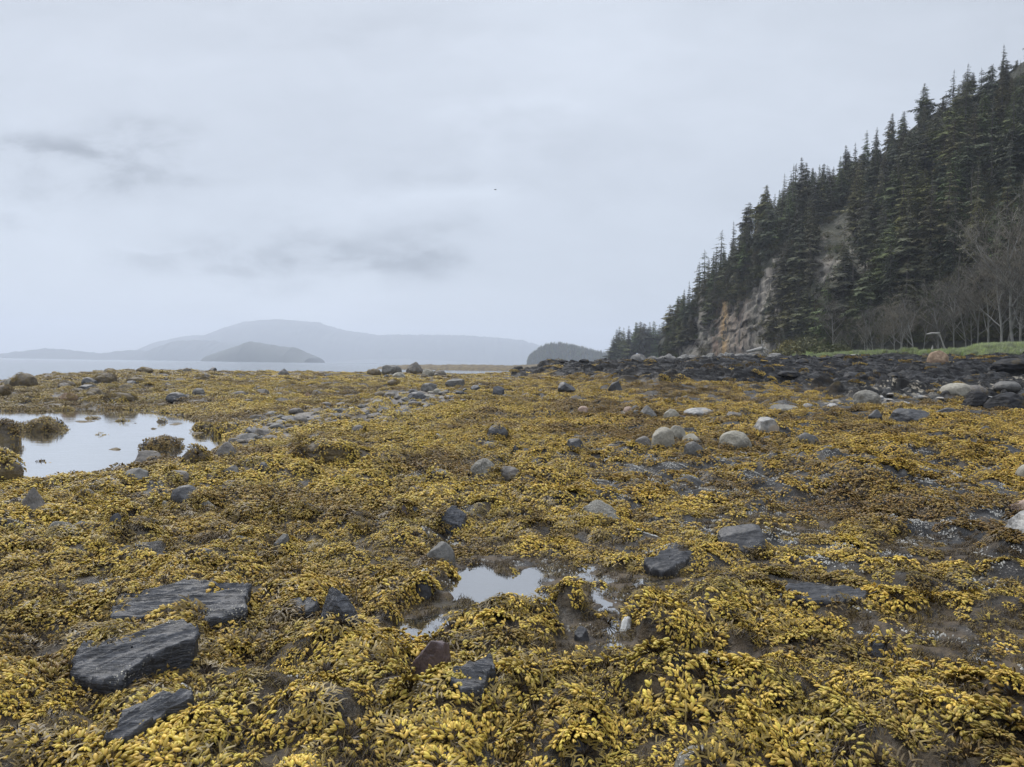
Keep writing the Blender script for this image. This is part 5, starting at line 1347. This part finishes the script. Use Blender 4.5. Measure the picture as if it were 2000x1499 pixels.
mb.poly([(-.28, 0, 0), (-.42, -.08, 0), (-.42, .08, 0)], [(0, 0, 0)] * 3)
for s in (-1, 1):
    for q in ((.10, -.10, .0, .05, .09), ):
        A = np.array([.12, 0, .04]); B = np.array([-.1, 0, .04]); C_ = np.array([.16, s * .32, .14]); D_ = np.array([-.04, s * .32, .13]); E_ = np.array([.0, s * .62, .06])
        mb.poly([A, C_, D_, B], [(0, 0, 0)] * 4); mb.poly([C_, E_, D_], [(0, 0, 0)] * 3)
        mb.poly([A - (0, 0, .015), B - (0, 0, .015), D_ - (0, 0, .012), C_ - (0, 0, .012)], [(0, 0, 0)] * 4)
o = mb.build('bird', BM_); o.location = bp; o.rotation_euler = (.2, .1, .6); tag(o, 'tiny dark bird flying high above the sea', 'bird')

# ------------------------------------------------------------------ grass and shrubs
def grass_tuft(seed, n=60, h=.8, rad=.35):
    R = random.Random(seed); mb = MB()
    for i in range(n):
        a = R.random() * 6.28; q = math.sqrt(R.random()) * rad; b = np.array([math.cos(a) * q, math.sin(a) * q, 0]); hh = h * R.uniform(.6, 1.2); ln = np.array([R.uniform(.05, .45), R.uniform(-.15, .15), 0]) * hh
        w_ = np.array([R.uniform(-1, 1), R.uniform(-1, 1), 0]); w_ = w_ / np.linalg.norm(w_) * .016; g = R.random()
        mb.poly([b - w_, b + w_, b + ln * .5 + (0, 0, hh * .7) + w_ * .7, b + ln * .5 + (0, 0, hh * .7) - w_ * .7], [(1, g, 0)] * 4)
        mb.poly([b + ln * .5 + (0, 0, hh * .7) - w_ * .7, b + ln * .5 + (0, 0, hh * .7) + w_ * .7, b + ln * 1.3 + (0, 0, hh)], [(1, g, 0)] * 3)
    return mb.build('grass_blades', GRASS, link=False)
GT = [grass_tuft(i) for i in range(4)]
n = 11000; gx = rng.uniform(1540, 2120, n); gr = rng.uniform(86, 150, n); ga = np.arctan((gx - 1000) / F_PX); x = gr * np.sin(ga); y = gr * np.cos(ga)
b_ = berm(gx, gr) * np.clip((gx - 1540) / 60, 0, 1); ok = (rng.random(n) < b_ * 1.1 - .1) & (gr < hp('r0', gx) + 1); x, y, gx, gr = x[ok], y[ok], gx[ok], gr[ok]
z = H(x, y) - .05; tall = S((gx - 1850) / 80) * S((gr - 100) / 8)
grs = scatter('grass', GT, np.stack([x, y, z], 1), np.stack([np.zeros(len(x)), np.zeros(len(x)), rng.uniform(-.5, .9, len(x))], 1), rng.uniform(.4, .65, len(x)) + .7 * tall, rng.choice(4, len(x)), np.ones((len(x), 3)))
tag(grs, 'pale green beach grass between the black ledge and the trees', 'grass', kind='stuff')
def shrub(seed, n=420, tw=40):
    R = random.Random(seed); mb = MB()
    for i in range(tw):
        a = R.random() * 6.28; d = np.array([math.cos(a) * R.random(), math.sin(a) * R.random(), R.uniform(.5, 1.2)]); mb.tube([(0, 0, 0), d * .5, d * .95 + (0, 0, .03)], [.02, .012, .004], 3, (1, .3, 0))
    for i in range(n):
        v = np.array([R.gauss(0, 1), R.gauss(0, 1), R.gauss(0, 1)]); v /= np.linalg.norm(v); v = v * R.uniform(.5, 1) ** .5; v[2] = abs(v[2]) * .95 + .05; v[:2] *= (1 + .25 * math.sin(5 * v[2] + seed))
        a = np.array([R.uniform(-1, 1) for _ in range(3)]); b = np.array([R.uniform(-1, 1) for _ in range(3)]); g = R.random(); s = .07 * R.uniform(.5, 1.3)
        mb.poly([v - a * s, v + b * s, v + a * s], [(1, g, 0)] * 3)
    return mb.build('shrub_leaves', SHRUB, link=False)
SH = [shrub(i) for i in range(4)]
n = 5200; sx = rng.uniform(1300, 2150, n); f = rng.random(n) ** 1.6; ra = hp('r0', sx); rb = hp('r1', sx); sr = ra + 1 + (rb - ra) * f * .9; sr = np.where((sx < 1690) & (rng.random(n) < .5), ra + hp('dc', sx) * rng.random(n), sr)
dcx = hp('dc', sx); uz = hill_z(sx, sr); ua = np.arctan((sx - 1000) / F_PX); on_c = in_rocky(sr * np.sin(ua), sr * np.cos(ua), uz + 1, 3); bare_ = sx < 0
ok = (~on_c | (rng.random(n) < .05)) & (~bare_ | (rng.random(n) < .25)); sx, sr, ra, f = sx[ok], sr[ok], ra[ok], f[ok]
sa = np.arctan((sx - 1000) / F_PX); z = hill_z(sx, sr) - .2
ss = rng.uniform(.7, 2.0, len(sx))
ug = scatter('undergrowth', SH, np.stack([sr * np.sin(sa), sr * np.cos(sa), z], 1), np.stack([np.zeros(len(sx)), np.zeros(len(sx)), rng.uniform(0, 6.28, len(sx))], 1), ss, rng.choice(4, len(sx)), np.ones((len(sx), 3)))
tag(ug, 'dark undergrowth covering the slope between the trees', 'undergrowth', kind='stuff')
SHR, _t, _p = SHRUB, None, None
bright = leaf_mat('fresh_willow_leaves', (.16, .17, .06))
for i, (px, py, w_, lab) in enumerate([(1572, 658, 4.2, 'yellow-green willow bush at the seaward end of the thicket'), (1540, 664, 3.2, 'smaller yellow-green bush left of the willow, by the boulders'), (1610, 668, 3.0, 'greenish bush right of the yellow-green willow'),
        (1378, 672, 3.6, 'green bush growing on the pale cliff foot beside the golden streak'), (1640, 672, 2.4, 'low brown-green bush above the tip of the grass'), (1590, 676, 2.2, 'low bush in front of the willow at the grass tip')]):
    r = 128. if px > 1500 else 236.; a = math.atan((px - 1000) / F_PX); x, y = r * math.sin(a), r * math.cos(a); z = float(H(x, y)); top = EYE + (hor(px) - py) / F_PX * y; hgt = max(1.5, top - z)
    sh = shrub(50 + i, 900, 60); me = sh.data; me.materials.clear(); me.materials.append(bright if i in (0, 1, 3) else SHRUB)
    o = bpy.data.objects.new('bush', me); COL.objects.link(o); o.location = (x, y, z - .2); o.scale = (w_ * .9, w_ * .9, hgt + .2); tag(o, lab, 'bush')

# forest of the headland
n = 2600; hx = rng.uniform(1030, 1262, n); hv = rng.uniform(-1, .25, n); tab = np.array([(1028, 711), (1034, 700), (1050, 688), (1066, 678), (1090, 676), (1120, 681), (1150, 689), (1180, 696), (1215, 703), (1260, 708)], float)
yt = np.interp(hx, tab[:, 0], tab[:, 1]); top = EYE + (hor(hx) - yt) / F_PX * 1500; z = -.6 + (top + .6) * (1 - np.abs(hv) ** 2.2) ** .8 * .97 - 6; y = 1500 + hv * 100; x = (hx - 1000) / F_PX * 1500
ok = z > -5.5; x, y, z = x[ok], y[ok], z[ok]
small = bpy.data.objects.new('conifer_crown', protos[7][1])
small2 = bpy.data.objects.new('conifer_crown', protos[2][1])
ff = scatter('far_forest', [small, small2], np.stack([x, y, z], 1), np.stack([np.zeros(len(x)), np.zeros(len(x)), rng.uniform(0, 6.28, len(x))], 1), rng.uniform(10, 18, len(x)), rng.choice(2, len(x)), np.ones((len(x), 3)))
tag(ff, 'hazy conifers covering the far headland', 'forest', kind='stuff')

# ------------------------------------------------------------------ rockweed over the whole flat
band(1.9, 8.2, 190, 0, NN, .55, 1.1, .05, -.012, 1.5, [.14, .15, .15, .12, .12, .10, .11, .11])
band(1.9, 8.2, 110, O_L, 3, .8, 1.4, .05, -.005, .4)
band(7.6, 17, 120, O_M, NM, .65, 1.2, .08, -.01, 1.3, [.26, .24, .18, .14, .10, .08])
band(16, 27, 55, O_M, NM, 1.1, 1.6, .12, -.01, .8, [.26, .24, .18, .14, .10, .08])
band(26, 50, 11, O_F, NF, .9, 1.5, .3, -.02, .7)
band(48, 100, 3.2, O_V, NV, .8, 1.4, .5, -.04, .6)
# fringe of weed climbing the foot of every rock
for X_, Y_, a, b, dist, sd2 in RINGS:
    if dist > 26 or Y_ > 26: continue
    R2 = np.random.default_rng(sd2 + 5); n = int(np.clip((a + b) * (90 if dist < 9 else 45), 6, 120)); t = R2.uniform(0, 6.283, n)
    q = R2.uniform(.86, 1.12, n); x = X_ + a * q * np.cos(t); y = Y_ + b * q * np.sin(t); _, mk_ = H(x, y, True)
    ok = (mk_['pool'] < .2) & (mk_['mud'] < .4) & (np.sin(3 * t + sd2) > -.7); x, y = x[ok], y[ok]
    if not len(x): continue
    z = H(x, y); nn = np.stack([(x - X_) / a * .5, (y - Y_) / b * .5, np.ones_like(x)], 1)
    off, nv, s0 = (0, NN, .6) if dist < 9 else (O_M, NM, .7)
    add_sc(x, y, z + .03, nn, R2.uniform(s0, s0 + .35, len(x)), off + R2.choice(nv, len(x)), tintfield(x, y, len(x)))
# sparse brown weedlets over the mud
n = 70000; r = np.sqrt(rng.uniform(4, 120, n)); t = rng.uniform(-.5, .75, n); x = r * np.sin(t); y = r * np.cos(t); _, mk_ = H(x, y, True)
sel = (mk_['mud'] > .3) & (rng.random(n) < .75 * S((fbm2(x / .25, y / .15, 97, 3) + .25) / .3)); x, y = x[sel], y[sel]; z, nr = normals(x, y, .05)
add_sc(x, y, z - .004, nr, rng.uniform(.35, .8, len(x)), O_L + rng.choice(3, len(x)), tintfield(x, y, len(x)))
P_, R_, S_, I_, T_ = (np.concatenate(SC[k]) for k in 'prsit')
wd_ = scatter('seaweed', ALLP, P_, R_, S_, I_, T_)
tag(wd_, 'golden brown rockweed with swollen tips covering the tidal flat', 'seaweed', kind='stuff')
print('tufts', len(P_))
# barnacles in the bare dark gaps
def barn_cluster(seed, n=26, rad=.09):
    R = random.Random(seed); mb = MB()
    for i in range(n):
        a = R.random() * 6.28; q = math.sqrt(R.random()) * rad; p = np.array([math.cos(a) * q, math.sin(a) * q, 0]); s = R.uniform(.0035, .008)
        mb.tube([p, p + (0, 0, s * 1.1), p + (0, 0, s * 1.15), p + (0, 0, s * .5)], [s, s * .55, s * .4, s * .25], 6)
    return mb.build('barnacle_cluster', RM['white'], link=False)
BC = [barn_cluster(i) for i in range(3)]
n = 60000; r = np.sqrt(rng.uniform(4, 400, n)); t = rng.uniform(-.75, .75, n); x = r * np.sin(t); y = r * np.cos(t); _, mk_ = H(x, y, True)
w0 = .16 * mk_['hole'] * (r > 5) * (r < 14) + .10 * mk_['mud'] * (fbm2(x / .4, y / .4, 99, 3) > .15) + .006
sel = rng.random(n) < w0 * (1 - mk_['pool']) * (1 - mk_['led']); x, y = x[sel], y[sel]; z, nr = normals(x, y, .05)
bs = scatter('barnacles', BC, np.stack([x, y, z - .001], 1), eul_from(nr, rng.uniform(0, 6.28, len(x))), rng.uniform(.7, 1.3, len(x)), rng.choice(3, len(x)), np.ones((len(x), 3)))
tag(bs, 'white barnacle specks in the dark gaps between the weed', 'barnacles', kind='stuff')

# ------------------------------------------------------------------ haze
hm = bpy.data.materials.new('haze_air'); hm.use_nodes = True; t = hm.node_tree; t.nodes.clear()
pv_ = N(t, 'ShaderNodeVolumePrincipled'); pv_.inputs['Color'].default_value = (.78, .84, .955, 1); pv_.inputs['Density'].default_value = .00026
pv_.inputs['Anisotropy'].default_value = .2
om = N(t, 'ShaderNodeOutputMaterial'); L(t, pv_.outputs[0], om.inputs['Volume'])
bm = bmesh.new(); bmesh.ops.create_cube(bm, size=1)
me = bpy.data.meshes.new('haze'); bm.to_mesh(me); bm.free(); me.materials.append(hm)
hz = bpy.data.objects.new('haze', me); COL.objects.link(hz); hz.scale = (12900, 8300, 346); hz.location = (0, 3050, 170 - 3.2)
tag(hz, kind='stuff')
